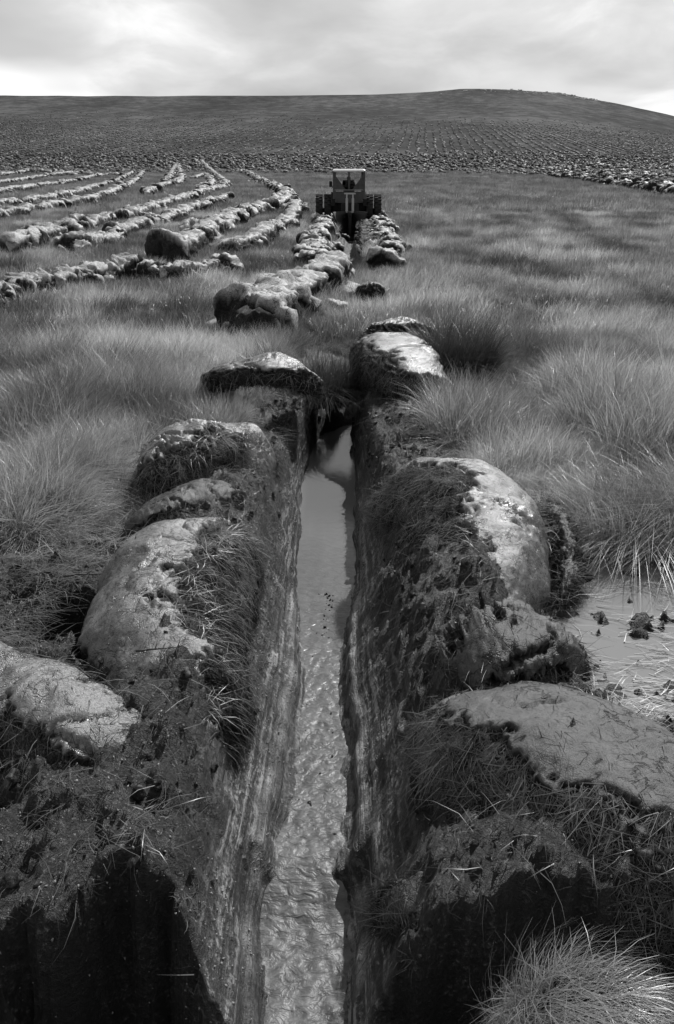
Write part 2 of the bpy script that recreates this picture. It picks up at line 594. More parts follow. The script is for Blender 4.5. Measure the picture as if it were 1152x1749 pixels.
# ------------------------------------------------------------------ ground sheet
def grow(start, step, fac, end):
    v = [start]
    while v[-1] < end:
        v.append(v[-1] + step)
        step *= fac
    return v


xs = list(np.arange(-1.7, 1.9, 0.017))
xs = [-(a) for a in grow(1.72, 0.022, 1.055, 2600)][::-1] + xs + grow(1.91, 0.022, 1.055, 2600)
ys = [-(a) for a in grow(-1.1, 0.03, 1.12, 60)][::-1] + list(np.arange(1.12, 1.7, 0.03)) + list(np.arange(1.7, 5.6, 0.017)) + grow(5.62, 0.019, 1.0155, 3200)
xs = np.array(sorted(set(np.round(xs, 4))))
ys = np.array(sorted(set(np.round(ys, 4))))
GX, GY = np.meshgrid(xs, ys)
gx, gy = GX.ravel(), GY.ravel()
gz, bare, strip, gs, _, _ = ground_height(gx, gy, True, True)
fard = sstep(60, 150, np.hypot(gx, gy))
ground = mesh_obj('ground', np.stack([gx, gy, gz], -1), grid_faces(len(ys), len(xs)), M_GROUND,
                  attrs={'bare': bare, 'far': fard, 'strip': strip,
                         'ledge_light': np.exp(-((gs - 0.81) / 0.055) ** 2) * (gy < 5.5) * (gy > 1.5) * sstep(-0.25, 0.15, perlin(np.stack([gx * 4, gy * 4, gx * 0], -1)))})  # patchy band along the ledge that takes the painted light
tag(ground, kind='structure')


def ground_z(x, y):
    return ground_height(np.atleast_1d(np.asarray(x, float)), np.atleast_1d(np.asarray(y, float)), False)


# ------------------------------------------------------------------ water
def build_ditch_water():
    yy = np.concatenate([np.arange(1.2, 5.0, 0.02), np.arange(5.0, 11.2, 0.05)])
    t = np.linspace(0, 1, 26)
    lw, rw, lt, rt = ditch_edges(yy)
    X = lw[:, None] - 0.09 + (rw - lw + 0.18)[:, None] * t[None]
    Y = np.repeat(yy[:, None], len(t), 1)
    x, y = X.ravel(), Y.ravel()
    y_step = P(530, 1488, WZ)[1]
    flow = 1 - sstep(3.3, 7.6, y)
    z = WZ + 0 * x
    q = np.stack([x * 13, y * 17 + 6 * np.abs(x - (lw + rw).repeat(len(t)) / 2) * 8, 0 * x + 2], -1)
    z += flow * (0.012 * fbm(q, 3, 0.55))
    low = 1 - sstep(y_step - 0.30, y_step + 0.12, y)
    z += -0.085 * low + low * 0.010 * fbm(q * 1.2, 3, 0.6)
    return mesh_obj('ditch_water', np.stack([x, y, z], -1), grid_faces(len(yy), len(t)), M_WATER, attrs={'flow': flow})


tag(build_ditch_water(), kind='structure')


def build_pool():
    u = np.linspace(-1.7, 2.6, 90)
    v = np.linspace(-1.5, 1.5, 70)
    X, Y = np.meshgrid(u, v)
    x, y = X.ravel() + PUDDLE_C[0] + 0.3, Y.ravel() + PUDDLE_C[1]
    z = -0.115 + 0.003 * perlin(np.stack([x * 9, y * 9, 0 * x], -1))
    zz = ground_z(x, y)
    flow = 0.0 * x
    f = grid_faces(len(v), len(u))
    keep = (zz[f] < -0.05).any(axis=1)
    return mesh_obj('pool_water', np.stack([x, y, z], -1), f[keep], M_PUDDLE, attrs={'flow': flow})


tag(build_pool(), kind='structure')

# ------------------------------------------------------------------ turned turf slabs (swept ribbons)
SLAB_FOOT = []          # plan footprints (spine points, radius) to keep grass off


def catmull(pts, n):
    pts = np.asarray(pts, float)
    ext = np.vstack([2 * pts[0] - pts[1], pts, 2 * pts[-1] - pts[-2]])
    seg = len(pts) - 1
    tt = np.linspace(0, seg - 1e-6, n)
    i = tt.astype(int)
    f = (tt - i)[:, None]
    p0, p1, p2, p3 = ext[i], ext[i + 1], ext[i + 2], ext[i + 3]
    return 0.5 * (2 * p1 + (p2 - p0) * f + (2 * p0 - 5 * p1 + 4 * p2 - p3) * f ** 2 + (3 * p1 - p0 - 3 * p2 + p3) * f ** 3)


def sweep(spine, nl, nc, roll=0.0, fold=0.0, exp=2.9, mud_c=90, mud_w=80, rough=1.0, crack=1.0, endp=5.0, seed=0.0, edge=0.035, wobble=1.0):
    """spine rows: x y z halfwidth halfheight. mud_c, mud_w: where around the section the smooth cut face lies (deg)."""
    s = catmull(spine, nl)
    c, a, b = s[:, :3], s[:, 3].copy(), s[:, 4].copy()
    a *= 1 + 0.28 * perlin(c * 4.5 + seed * 5) * wobble + 0.12 * perlin(c * 11 + seed * 5) * wobble
    b *= 1 + 0.28 * perlin(c * 4.5 + 40 + seed * 5) * wobble
    tan = np.gradient(c, axis=0)
    tan /= np.linalg.norm(tan, axis=1, keepdims=True)
    up = np.array([0, 0, 1.0])
    side = np.cross(tan, up)
    side /= np.linalg.norm(side, axis=1, keepdims=True)
    upv = np.cross(side, tan)
    cr, sr = math.cos(roll), math.sin(roll)
    s2 = side * cr + upv * sr
    u2 = -side * sr + upv * cr
    tpar = np.linspace(-1, 1, nl)
    endr = np.clip(1 - np.abs(tpar) ** endp, 0, 1) ** (1 / 2.2)
    endr[0] = endr[-1] = 0.02
    ph = np.linspace(0, 2 * math.pi, nc, endpoint=False)
    cp, sp = np.cos(ph), np.sin(ph)
    cx = np.sign(cp) * np.abs(cp) ** (2 / exp)
    cy = np.sign(sp) * np.abs(sp) ** (2 / exp)
    off = s2[:, None] * (a * endr)[:, None, None] * cx[None, :, None] + u2[:, None] * (b * endr)[:, None, None] * cy[None, :, None]
    pos = (c[:, None] + off).reshape(-1, 3)
    rad = off.reshape(-1, 3)
    rl = np.linalg.norm(rad, axis=1, keepdims=True)
    nrm = rad / np.maximum(rl, 1e-4)
    pd = np.degrees(np.tile(ph, nl))
    q = pos + seed * 3.1
    dev = np.abs((pd - mud_c + 180) % 360 - 180)
    nz = fbm(q * 3.6, 3, 0.5)
    turf = sstep(-4, 4, dev - mud_w + nz * 42 + fbm(q * 22.0 + 5, 3, 0.6) * 20)
    big = fbm(q * 2.2 + 50, 2, 0.5)
    mid = fbm(q * 9.0 + 20, 4, 0.55)
    hi = fbm(q * 26.0 + 70, 3, 0.6)
    d = 0.06 * big + (1 - turf) * (0.010 * mid + 0.007 * hi) * rough + turf * (0.055 * mid + 0.045 * np.maximum(hi, -0.1) - edge) * rough
    if fold:
        d += fold * (0.30 - np.abs(perlin(q * 3.4 + 5)) - 0.6 * np.abs(perlin(q * 7.5 + 8)))
    ck = np.abs(perlin(np.stack([q[:, 0] * 3.2, q[:, 1] * 5.5, q[:, 2] * 3.2], -1)) + 0.12 * hi)
    d -= crack * 0.03 * np.clip(1 - ck / 0.07, 0, 1) * sstep(-0.15, 0.2, perlin(q * 1.9 + 9))
    sc = np.clip(rl[:, 0] / 0.15, 0, 1)
    pos = pos + nrm * (d * sc)[:, None]
    return pos, grid_faces(nl, nc, True), turf, nrm


def fibres(pos, nrm, n, length, rng, lay=(0, 0, -1), spread=0.7, width=0.0016, lift=0.35):
    """flattened root and grass fibres growing out of points pos; returns verts, faces, rnd"""
    i = rng.integers(0, len(pos), n)
    p = pos[i] + rng.normal(size=(n, 3)) * 0.012
    nn = nrm[i]
    d = np.asarray(lay)[None] + rng.normal(size=(n, 3)) * spread
    d -= (d * nn).sum(1, keepdims=True) * nn
    d /= np.maximum(np.linalg.norm(d, axis=1, keepdims=True), 1e-3)
    ln = length * rng.uniform(0.35, 1.25, n)[:, None]
    w = np.cross(d, nn)
    w /= np.maximum(np.linalg.norm(w, axis=1, keepdims=True), 1e-3)
    w = w * width * rng.uniform(0.6, 1.4, n)[:, None]
    ks = [0, 0.4, 0.75, 1.0]
    hs = [-0.04, 0.22, 0.26, 0.1]
    curl = rng.normal(size=(n, 1)) * 0.25
    V = []
    for k, h in zip(ks, hs):
        cpt = p + d * ln * k + nn * ln * h * lift + w / width * ln * curl * k * k
        taper = 1 - 0.85 * k
        V += [cpt - w * taper, cpt + w * taper]
    V = np.stack(V, 1)                             # n,8,3
    base = (np.arange(n) * 8)[:, None]
    q = np.concatenate([base + np.array([[0, 1, 3, 2]]), base + np.array([[2, 3, 5, 4]]), base + np.array([[4, 5, 7, 6]])], 0)
    return V.reshape(-1, 3), q, np.repeat(rng.uniform(0, 1, n), 8)


def slab(label, px, roll=0, mat=None, nl=130, nc=84, nfib=2200, flen=0.075, lay=(0.3, -0.2, -1), group=None, foot=1.0, **kw):
    """px rows: pixel x, pixel y, height of the spine, half width, half height (m)"""
    rows = []
    for (a, b, z, hw, hh) in px:
        p = P(a, b, z)
        rows.append((*p, hw, hh))
        SLAB_FOOT.append((p[0], p[1], hw * foot))
    seed = len(SLAB_FOOT) * 0.37
    pos, f, turf, nrm = sweep(rows, nl, nc, R(roll), seed=seed, **kw)
    root = pos.mean(0)
    root[2] = pos[:, 2].min()
    o = mesh_obj('turf_slab', pos - root, f, mat or M_MUD, attrs={'turf': turf})
    o.location = tuple(map(float, root))
    tag(o, label, 'turf slab', group or 'turf slabs turned up beside the ditch', 'thing')
    sel = (turf > 0.6) & (nrm[:, 2] > -0.6) & (pos[:, 2] > ground_z(pos[:, 0], pos[:, 1]) - 0.05)
    if nfib and sel.sum() > 50:
        V, q, r = fibres(pos[sel], nrm[sel], nfib, flen, RNG, lay)
        sm = (turf < 0.3) & (nrm[:, 2] > 0.0)
        if sm.sum() > 50 and nfib > 1000:
            V2, q2, r2 = fibres(pos[sm], nrm[sm], nfib // 14, 0.07, RNG, (0.2, -0.5, -0.3), 1.0, 0.0016, 0.5)
            q = np.concatenate([q, q2 + len(V)])
            V = np.concatenate([V, V2])
            r = np.concatenate([r, r2 * 0.5])
        V3, q3, r3 = fibres(pos[sel], nrm[sel], nfib // 8, flen * 2.4, RNG, lay, 0.9, 0.0014, 0.5)
        lg = mesh_obj('root_strands', V3 - root, q3, M_LITTER, o, False, {'rnd': r3})
        lg['kind'] = 'stuff'
        t = mesh_obj('turf_fringe', V - root, q, M_FIBRE, o, False, {'rnd': r})
        t['kind'] = 'stuff'
    return o


# left of the ditch, from the camera outwards
slab('long pale ribbon of cut peat entering at the left edge beside the dark hole',
     [(-160, 1123, 0.04, 0.25, 0.25), (0, 1193, 0.04, 0.25, 0.25), (80, 1243, 0.03, 0.25, 0.25), (160, 1288, 0.0, 0.24, 0.23), (250, 1338, -0.06, 0.19, 0.18)],
     roll=-14, mud_c=108, mud_w=48, exp=2.2, nl=150, nc=96, nfib=6000, wobble=0.35, crack=0.8, lay=(-0.1, -0.6, -1))
slab('big pale hump of smooth wet peat curving up left of the ditch',
     [(414, 957, -0.08, 0.286, 0.3), (354, 977, 0.0, 0.386, 0.4), (304, 1032, -0.01, 0.437, 0.44), (286, 1122, -0.06, 0.437, 0.42), (304, 1222, -0.14, 0.403, 0.36), (344, 1342, -0.24, 0.336, 0.3)],
     roll=4, mud_c=50, mud_w=46, nl=200, nc=150, nfib=16000, wobble=0.5, exp=2.0)
slab('dark grey flat slab wedged behind the big pale hump',
     [(215, 922, 0.04, 0.16, 0.12), (270, 897, 0.1, 0.24, 0.17), (340, 877, 0.12, 0.28, 0.2), (410, 872, 0.04, 0.26, 0.18)],
     roll=20, mat=M_MUD_DARK, mud_c=80, mud_w=72, nfib=4000)
slab('rounded pale slab split by cracks between grass and ditch at left',
     [(255, 855, -0.02, 0.26, 0.28), (300, 830, 0.08, 0.42, 0.38), (345, 810, 0.1, 0.48, 0.42), (395, 815, 0.04, 0.46, 0.4), (445, 845, -0.06, 0.38, 0.34)],
     roll=6, mud_c=108, mud_w=44, nl=170, nc=120, nfib=10000, crack=2.2, exp=2.1)
slab('arched slab bridging the grass where the ditch narrows',
     [(352, 662, 0.05, 0.167, 0.131), (395, 642, 0.41, 0.199, 0.122), (445, 635, 0.51, 0.209, 0.131), (495, 642, 0.47, 0.209, 0.131), (540, 668, 0.23, 0.209, 0.14)],
     roll=-8, mud_c=95, mud_w=62, nfib=5000, lay=(0, -0.4, -1), wobble=0.5)
# right of the ditch
slab('large dark domed slab right of the ditch with a pale crest',
     [(655, 880, -0.12, 0.34, 0.28), (725, 870, 0.0, 0.46, 0.38), (790, 895, 0.02, 0.50, 0.42), (815, 960, -0.02, 0.46, 0.40), (815, 1040, -0.10, 0.40, 0.34), (795, 1110, -0.16, 0.34, 0.28)],
     roll=4, mud_c=132, mud_w=50, nl=200, nc=150, nfib=15000, exp=2.0, lay=(-0.8, -0.4, -0.6), crack=1.8, wobble=0.6)
slab('broken upright block of peat with a dark split face beside the pool',
     [(775, 1162, 0.04, 0.26, 0.2), (830, 1132, 0.14, 0.28, 0.22), (890, 1117, 0.18, 0.25, 0.22), (955, 1130, 0.14, 0.18, 0.18), (990, 1152, 0.08, 0.12, 0.13)],
     roll=-16, mat=M_MUD_DARK, mud_c=70, mud_w=34, nfib=5000, crack=3.0, rough=1.8, wobble=1.6, exp=2.3)
slab('broad flat slab of grey mud lying at the right edge below the pool',
     [(745, 1270, -0.14, 0.3, 0.26), (850, 1290, -0.04, 0.44, 0.32), (970, 1355, -0.03, 0.5, 0.34), (1100, 1435, -0.05, 0.52, 0.34), (1290, 1515, -0.1, 0.52, 0.32)],
     roll=6, mud_c=120, mud_w=64, nl=200, nc=150, nfib=11000, crack=3.0, exp=2.2, lay=(-0.6, -0.6, -0.6), mat=M_MUD_SLATE, wobble=0.6)
slab('low lip of grey peat above the black hollow at lower right',
     [(650, 1570, -0.20, 0.09, 0.06), (705, 1540, -0.12, 0.12, 0.07), (780, 1525, -0.08, 0.13, 0.07), (860, 1530, -0.07, 0.12, 0.06), (950, 1535, -0.08, 0.09, 0.06)],
     roll=-14, mat=M_MUD_DARK, mud_c=95, mud_w=40, nfib=6000, rough=1.4, exp=2.0)
slab('pale slab with a shaded front where the ditch narrows on the right',
     [(640.0, 606, 0.1, 0.4, 0.312), (665.0, 628, 0.2, 0.45, 0.36), (696.25, 654, 0.18, 0.425, 0.336), (737.5, 674, 0.1, 0.325, 0.264), (783.75, 686, 0.02, 0.2, 0.168)],
     roll=-4, mud_c=105, mud_w=42, nfib=12000, lay=(-0.2, -0.6, -1), wobble=0.6)
slab('crumbling lump heaped on top of the pale slab at the ditch end',
     [(622, 586, 0.08, 0.23, 0.176), (660, 576, 0.2, 0.345, 0.22), (697, 576, 0.22, 0.322, 0.22), (732, 584, 0.1, 0.23, 0.176)],
     mud_c=95, mud_w=30, nfib=3000, rough=2.2, crack=3.5)
slab('ragged black peat edge between the domed slab and the pool',
     [(925, 850, 0.0, 0.10, 0.10), (945, 890, 0.04, 0.14, 0.14), (962, 940, 0.02, 0.15, 0.15), (968, 990, -0.02, 0.13, 0.13), (955, 1035, -0.06, 0.10, 0.10)],
     mat=M_MUD_DARK, mud_c=95, mud_w=8, nfib=5000, flen=0.12, rough=1.8, exp=2.0)
slab('small dark clod alone on the grass between the two ditch runs',
     [(608, 506, 0.05, 0.2, 0.12), (632, 500, 0.12, 0.3, 0.2), (658, 506, 0.06, 0.2, 0.14)],
     mat=M_MUD_DARK, mud_c=95, mud_w=30, nl=50, nc=36, nfib=500, rough=2.0)

# ------------------------------------------------------------------ ridges of turned slabs
def make_proto(seed, nl=26, nc=16, length=0.95, depth=0.30, high=0.24, hump=0.10, mud_w=62, mat=None):
    xs_ = np.linspace(-0.5, 0.5, 5) * length
    g = np.random.default_rng(seed)
    rows = [(x, g.normal() * 0.04, hump * (1 - (2 * x / length) ** 2) + 0.02 + g.normal() * 0.02, depth * g.uniform(0.8, 1.1) * (1 if abs(x) < 0.3 else 0.75), high * (1 if abs(x) < 0.3 else 0.8)) for x in xs_]
    pos, f, turf, nrm = sweep(rows, nl, nc, R(g.uniform(-12, 12)), mud_c=90 + g.uniform(-15, 15), mud_w=mud_w, seed=seed * 1.7, rough=1.3, crack=2.0, edge=0.045, endp=7, wobble=1.0, fold=0.15, exp=3.2)
    o = mesh_obj('turf_clod', pos, f, mat or M_MUD_FAR, attrs={'turf': turf})
    SC.collection.objects.unlink(o)
    return o


PROTO = [make_proto(40 + k, 40, 28, depth=0.22, high=0.22, mud_w=m) for k, m in enumerate((46, 40, 52, 30, 44, 24))]
RUBBLE = [make_proto(60 + k, 18, 14, 0.5, 0.20, 0.16, 0.03, 26) for k in range(3)]
PROTO_DARK = [make_proto(50 + k, 24, 18, depth=0.22, high=0.22, mud_w=40, mat=M_CLOD if k % 3 else M_MUD_FAR) for k in range(6)]
RIDGE_FOOT = []


def put_slab(root, src, loc, rz, sc, tilt=(0, 0)):
    c = src.copy()
    c.parent = root
    c.location = loc
    c.rotation_euler = (tilt[0], tilt[1], rz)
    c.scale = sc
    SC.collection.objects.link(c)
    return c


GL = 'ploughed ridges curving across the bog at left'


def PG(px, py):
    z = 0.0
    for k in range(40):
        p = P(px, min(py, 10 ** 6), z) if z < CAM_H - 0.02 else None
        if p is None:
            break
        zt = float(far_height(np.array([p[0]]), np.array([p[1]]))[0])
        if abs(zt - z) < 0.01:
            break
        z += 0.5 * (min(zt, CAM_H - 0.05) - z)
    return P(px, py, z)


def ridge(label, px, width=1.0, step=0.45, group='ploughed ridges across the bog', jitter=0.12, z0=0.0, seed=0, rubble=0.5, size=1.0, skew=0.35, src=None, longw=0.45, ribbon=True, skip=0.15, rib=0.26, rmud=26):
    g = np.random.default_rng(seed + 500)
    pts = np.array([PG(a, b) for a, b in px])
    if pts[-1][1] < pts[0][1]:
        pts = pts[::-1]
    fine = catmull(pts, 400)
    seg = np.linalg.norm(np.diff(fine, axis=0), axis=1)
    cum = np.concatenate([[0], np.cumsum(seg)])
    n = max(2, int(cum[-1] / step))
    dd = np.linspace(0, cum[-1], n)
    q = np.stack([np.interp(dd, cum, fine[:, k]) for k in range(3)], -1)
    tang = np.gradient(q, axis=0)
    q[:, 2] = ground_z(q[:, 0], q[:, 1])
    root = empty('ploughed_ridge', q[n // 2])
    tag(root, label, 'ploughed ridge', group)
    # the ribbon of turf the loose slabs lie on, in broken lengths
    k0 = 0
    while k0 < n - 2:
        k1 = min(n, k0 + int(g.integers(5, 13)))
        if k1 - k0 >= 3 and ribbon:
            off = g.normal(0, 0.05, 2)
            rows = [(q[i, 0] - q[n // 2, 0] + off[0], q[i, 1] - q[n // 2, 1] + off[1], q[i, 2] - q[n // 2, 2] + 0.08 * size, 0.38 * width * size * g.uniform(0.8, 1.15), rib * width * size * g.uniform(0.8, 1.2)) for i in range(k0, k1)]
            pos, f, turf, nrm = sweep(rows, 10 * (k1 - k0), 26, R(g.uniform(-8, 8)), fold=0.24, mud_c=(90 if group != GL else 75) + g.uniform(-20, 20), mud_w=rmud, seed=g.uniform(0, 9), rough=2.6, crack=4.0, endp=9)
            mesh_obj('turf_ribbon', pos, f, M_MUD_FAR if src is None else M_CLOD, root, attrs={'turf': turf})
        k0 = k1
    for i in range(n):
        if g.random() < skip:
            continue
        a = math.atan2(tang[i, 1], tang[i, 0]) - math.pi / 2 + skew * g.choice([-1, 1], p=[0.3, 0.7]) * g.uniform(0.3, 1.3)
        s = width * size * g.uniform(0.75, 1.15)
        loc = q[i] - q[n // 2] + np.array([g.normal() * jitter, g.normal() * jitter, g.uniform(-0.02, 0.14) * width])
        lw = 1.0
        if g.random() < longw:
            a += math.pi / 2 + g.normal() * 0.2
            lw = g.uniform(1.0, 1.5)
            loc += np.array([math.cos(a), math.sin(a), 0])[[1, 0, 2]] * np.array([-1, 1, 0]) * g.uniform(-0.25, 0.25) * width
        put_slab(root, (src or PROTO)[g.integers(0, 6)], loc, a + (math.pi if g.random() < 0.5 else 0), (s * lw, s * g.uniform(0.8, 1.15), s * g.uniform(0.75, 1.3)),
                 (-0.25 + g.normal() * 0.25, g.normal() * 0.2))
        for _r in range(int(g.random() < rubble) + int(g.random() < rubble * 0.6)):
            loc2 = q[i] - q[n // 2] + np.array([g.normal() * 0.4 * width, g.normal() * 0.3, -0.02])
            put_slab(root, RUBBLE[g.integers(0, 3)], loc2, g.uniform(0, 6), (s * g.uniform(0.5, 1),) * 3, (g.normal() * 0.4, g.normal() * 0.4))
    for p in q:
        RIDGE_FOOT.append((p[0], p[1], 0.42 * width * size))
    return root


# the two spoil ridges thrown out behind the tractor
GP = 'spoil ridges behind the tractor'
ridge('humped ridge of cracked pale peat behind the arched slab left of the ditch', [(428, 582), (445, 558), (475, 532), (508, 510), (540, 494), (572, 480)], 1.2, 0.36, 'spoil ridges beside the ditch', 0.05, seed=31, rubble=0.7, skew=0.3, longw=0.35, skip=0.5, rib=0.38, rmud=48)
ridge('left hand row of pale overlapping slabs just behind the tractor plough', [(546, 462), (538, 446), (540, 430), (546, 413), (552, 398), (553, 385), (556, 374)], 1.0, 0.5, GP, 0.07, seed=1, rubble=0.8, longw=0.1)
ridge('right hand row of broken slabs just behind the tractor plough', [(648, 462), (668, 442), (672, 428), (656, 408), (652, 394), (646, 380), (640, 372)], 0.9, 0.55, GP, 0.12, seed=2, rubble=1.6, longw=0.3)
ridge('dark crumbled row lining the right edge of the far ditch', [(628, 425), (628, 405), (624, 388), (620, 376)], 0.6, 0.5, GP, 0.1, seed=3, rubble=2, src=PROTO_DARK)

GL = 'ploughed ridges curving across the bog at left'
ridge('nearest low pale ridge running off the left edge of the field', [(-60, 538), (0, 518), (60, 501), (130, 488), (200, 477), (255, 469)], 0.9, 0.26, GL, 0.05, seed=4, rubble=0.4, skip=0.52, rib=0.34, rmud=40)
ridge('short dark broken ridge at the end of the nearest low ridge', [(268, 478), (310, 482), (345, 474), (378, 468)], 0.75, 0.28, GL, 0.10, seed=5, rubble=0.8, skip=0.52, rib=0.34, rmud=40)
ridge('long pale double ridge sweeping from the left edge, its outer strand', [(18, 436), (90, 412), (160, 392), (230, 374), (290, 354), (345, 334), (385, 320), (372, 303), (345, 292)], 1.15, 0.55, GL, seed=6, skip=0.52, rib=0.34, rmud=40)
ridge('inner strand of the long double ridge, lower and more broken', [(125, 437), (185, 417), (245, 394), (305, 375), (345, 358), (388, 343)], 1.0, 0.6, GL, seed=7, rubble=0.8, skip=0.52, rib=0.34, rmud=40)
ridge('tall dark blunt ended ridge bending towards the tractor', [(296, 452), (335, 425), (368, 402), (410, 379), (450, 365), (488, 348), (480, 330), (445, 312), (425, 298)], 1.35, 0.55, GL, seed=8, rubble=1.0, skip=0.52, rib=0.34, rmud=40)
ridge('short ridge of separate pale slabs closest to the tractor at left', [(398, 436), (437, 424), (464, 404), (496, 384), (506, 362), (496, 350)], 1.1, 0.62, GL, seed=9, rubble=0.7, skip=0.52, rib=0.34, rmud=40)
ridge('ridge reaching the left edge level with the tractor wheels', [(-30, 386), (0, 379), (60, 366), (110, 356), (170, 343), (222, 318), (243, 297)], 1.15, 0.6, GL, seed=10, skip=0.52, rib=0.34, rmud=40)
ridge('dark patchy ridge reaching the left edge level with the tractor cab floor', [(-40, 362), (0, 356), (60, 348), (130, 334), (190, 315), (225, 298)], 1.1, 0.65, GL, seed=11, rubble=0.8, skip=0.52, rib=0.34, rmud=40)
ridge('short steep ridge standing mid field above the double ridge', [(250, 336), (280, 322), (310, 311), (303, 294), (280, 286)], 1.3, 0.7, GL, seed=12, rubble=0.9, skip=0.52, rib=0.34, rmud=40)
ridge('faint ridge reaching the left edge level with the cab windows', [(-30, 338), (0, 333), (90, 319), (170, 302), (215, 288)], 1.2, 0.8, GL, seed=13, skip=0.52, rib=0.34, rmud=40)
ridge('far narrow ridge hooking back at mid field behind the dark ridge', [(345, 330), (362, 316), (352, 302), (330, 290)], 1.2, 0.8, GL, seed=14, skip=0.52, rib=0.34, rmud=40)
ridge('furthest ridge but one at the left edge, a thin broken line', [(-20, 318), (50, 309), (120, 298), (170, 288)], 1.3, 1.0, GL, seed=15, skip=0.52, rib=0.34, rmud=40)
ridge('furthest thin ridge at the left edge below the hillside', [(-20, 304), (60, 296), (130, 288)], 1.4, 1.1, GL, seed=16, skip=0.52, rib=0.34, rmud=40)

GR = 'dark ploughed ridges at the right edge'
ridge('lowest dark ridge slanting out of the right edge', [(940, 301), (1000, 310), (1060, 320), (1120, 329), (1200, 341)], 1.5, 0.85, GR, 0.2, seed=17, rubble=0.8, src=PROTO_DARK)
ridge('second dark ridge slanting to the right edge above the lowest', [(900, 293), (990, 302), (1070, 312), (1150, 322), (1220, 330)], 1.5, 0.9, GR, 0.2, seed=18, rubble=0.8, src=PROTO_DARK)
ridge('third dark ridge at the right edge, below the hillside furrows', [(960, 295), (1050, 303), (1130, 311), (1220, 319)], 1.5, 1.0, GR, 0.2, seed=19, rubble=0.8, src=PROTO_DARK)
ridge('highest dark ridge at the right edge, nearest the hillside', [(1010, 293), (1090, 299), (1160, 304), (1230, 309)], 1.6, 1.1, GR, 0.2, seed=20, rubble=0.8, src=PROTO_DARK)


# ------------------------------------------------------------------ tractor and plough
M_TYRE = plain('tyre_rubber', 0.012, 0.75, 0.3)
M_DARK = plain('dark_green_paint', 0.012, 0.85, 0.1)
M_FRAME = plain('cab_frame_paint', 0.05, 0.55, 0.3)
M_ROOF = plain('white_roof_paint', 0.80, 0.4, var=0.04)
M_STEEL = plain('bright_steel', 0.30, 0.35, var=0.15)
M_IRON = plain('soiled_iron', 0.010, 0.7, 0.3)
M_CLOTH = plain('dark_work_clothes', 0.03, 0.9)
M_SKIN = plain('skin', 0.30, 0.6, var=0.05)
M_GLASS, gn_, go_ = new_mat('cab_glass')
gb = gn_.nodes.new('ShaderNodeBsdfPrincipled')
gb.inputs['Base Color'].default_value = (0.9, 0.9, 0.9, 1)
gb.inputs['Roughness'].default_value = 0.03
gb.inputs['Transmission Weight'].default_value = 1.0
gb.inputs['IOR'].default_value = 1.05
gn_.links.new(gb.outputs[0], go_.inputs[0])


class MB:
    def __init__(self):
        self.v, self.f = [], []

    def add(self, v, f):
        o = len(self.v)
        self.v += [tuple(map(float, a)) for a in v]
        self.f += [tuple(o + i for i in a) for a in f]
        return self

    def box(self, c, s, rx=0, ry=0, rz=0, bev=0.0):
        m = Euler((rx, ry, rz)).to_matrix()
        hx, hy, hz = s[0] / 2, s[1] / 2, s[2] / 2
        b = min(bev, hx * 0.9, hy * 0.9, hz * 0.9)
        if b <= 0:
            v = [(x, y, z) for x in (-hx, hx) for y in (-hy, hy) for z in (-hz, hz)]
            f = [(0, 1, 3, 2), (4, 6, 7, 5), (0, 4, 5, 1), (2, 3, 7, 6), (0, 2, 6, 4), (1, 5, 7, 3)]
        else:
            v, f = [], []
            prof = [(-hx + b, -hy), (hx - b, -hy), (hx, -hy + b), (hx, hy - b), (hx - b, hy), (-hx + b, hy), (-hx, hy - b), (-hx, -hy + b)]
            for z, k in ((-hz, b), (-hz + b, 0), (hz - b, 0), (hz, b)):
                for x, y in prof:
                    v.append((x * (1 - k / hx), y * (1 - k / hy), z))
            for r in range(3):
                for i in range(8):
                    f.append((r * 8 + i, r * 8 + (i + 1) % 8, (r + 1) * 8 + (i + 1) % 8, (r + 1) * 8 + i))
            f += [tuple(range(7, -1, -1)), tuple(range(24, 32))]
        return self.add([tuple(m @ Vector(p) + Vector(c)) for p in v], f)

    def tube(self, a, b, r, n=10, r2=None):
        a, b = Vector(a), Vector(b)
        d = (b - a).normalized()
        q = d.to_track_quat('Z', 'Y').to_matrix()
        r2 = r if r2 is None else r2
        v = []
        for p, rr in ((a, r), (b, r2)):
            for i in range(n):
                t = 2 * math.pi * i / n
                v.append(tuple(p + q @ Vector((math.cos(t) * rr, math.sin(t) * rr, 0))))
        f = [(i, (i + 1) % n, n + (i + 1) % n, n + i) for i in range(n)] + [tuple(range(n - 1, -1, -1)), tuple(range(n, 2 * n))]
        return self.add(v, f)

    def lathe_x(self, prof, c, n=36):
        """profile of (x, radius) turned about the x axis through c"""
        v = []
        for x, r in prof:
            for i in range(n):
                t = 2 * math.pi * i / n
                v.append((c[0] + x, c[1] + r * math.cos(t), c[2] + r * math.sin(t)))
        f = []
        for k in range(len(prof) - 1):
            for i in range(n):
                f.append((k * n + i, k * n + (i + 1) % n, (k + 1) * n + (i + 1) % n, (k + 1) * n + i))
        return self.add(v, f)

    def build(self, name, mat, parent=None, smooth=False):
        return mesh_obj(name, self.v, self.f, mat, parent, smooth)


TP = P(596, 384, 0)
tractor = empty('tractor', (TP[0], TP[1], -0.06))
tag(tractor, 'dark tractor with a white cab roof and dual rear wheels, seen from behind', 'tractor')


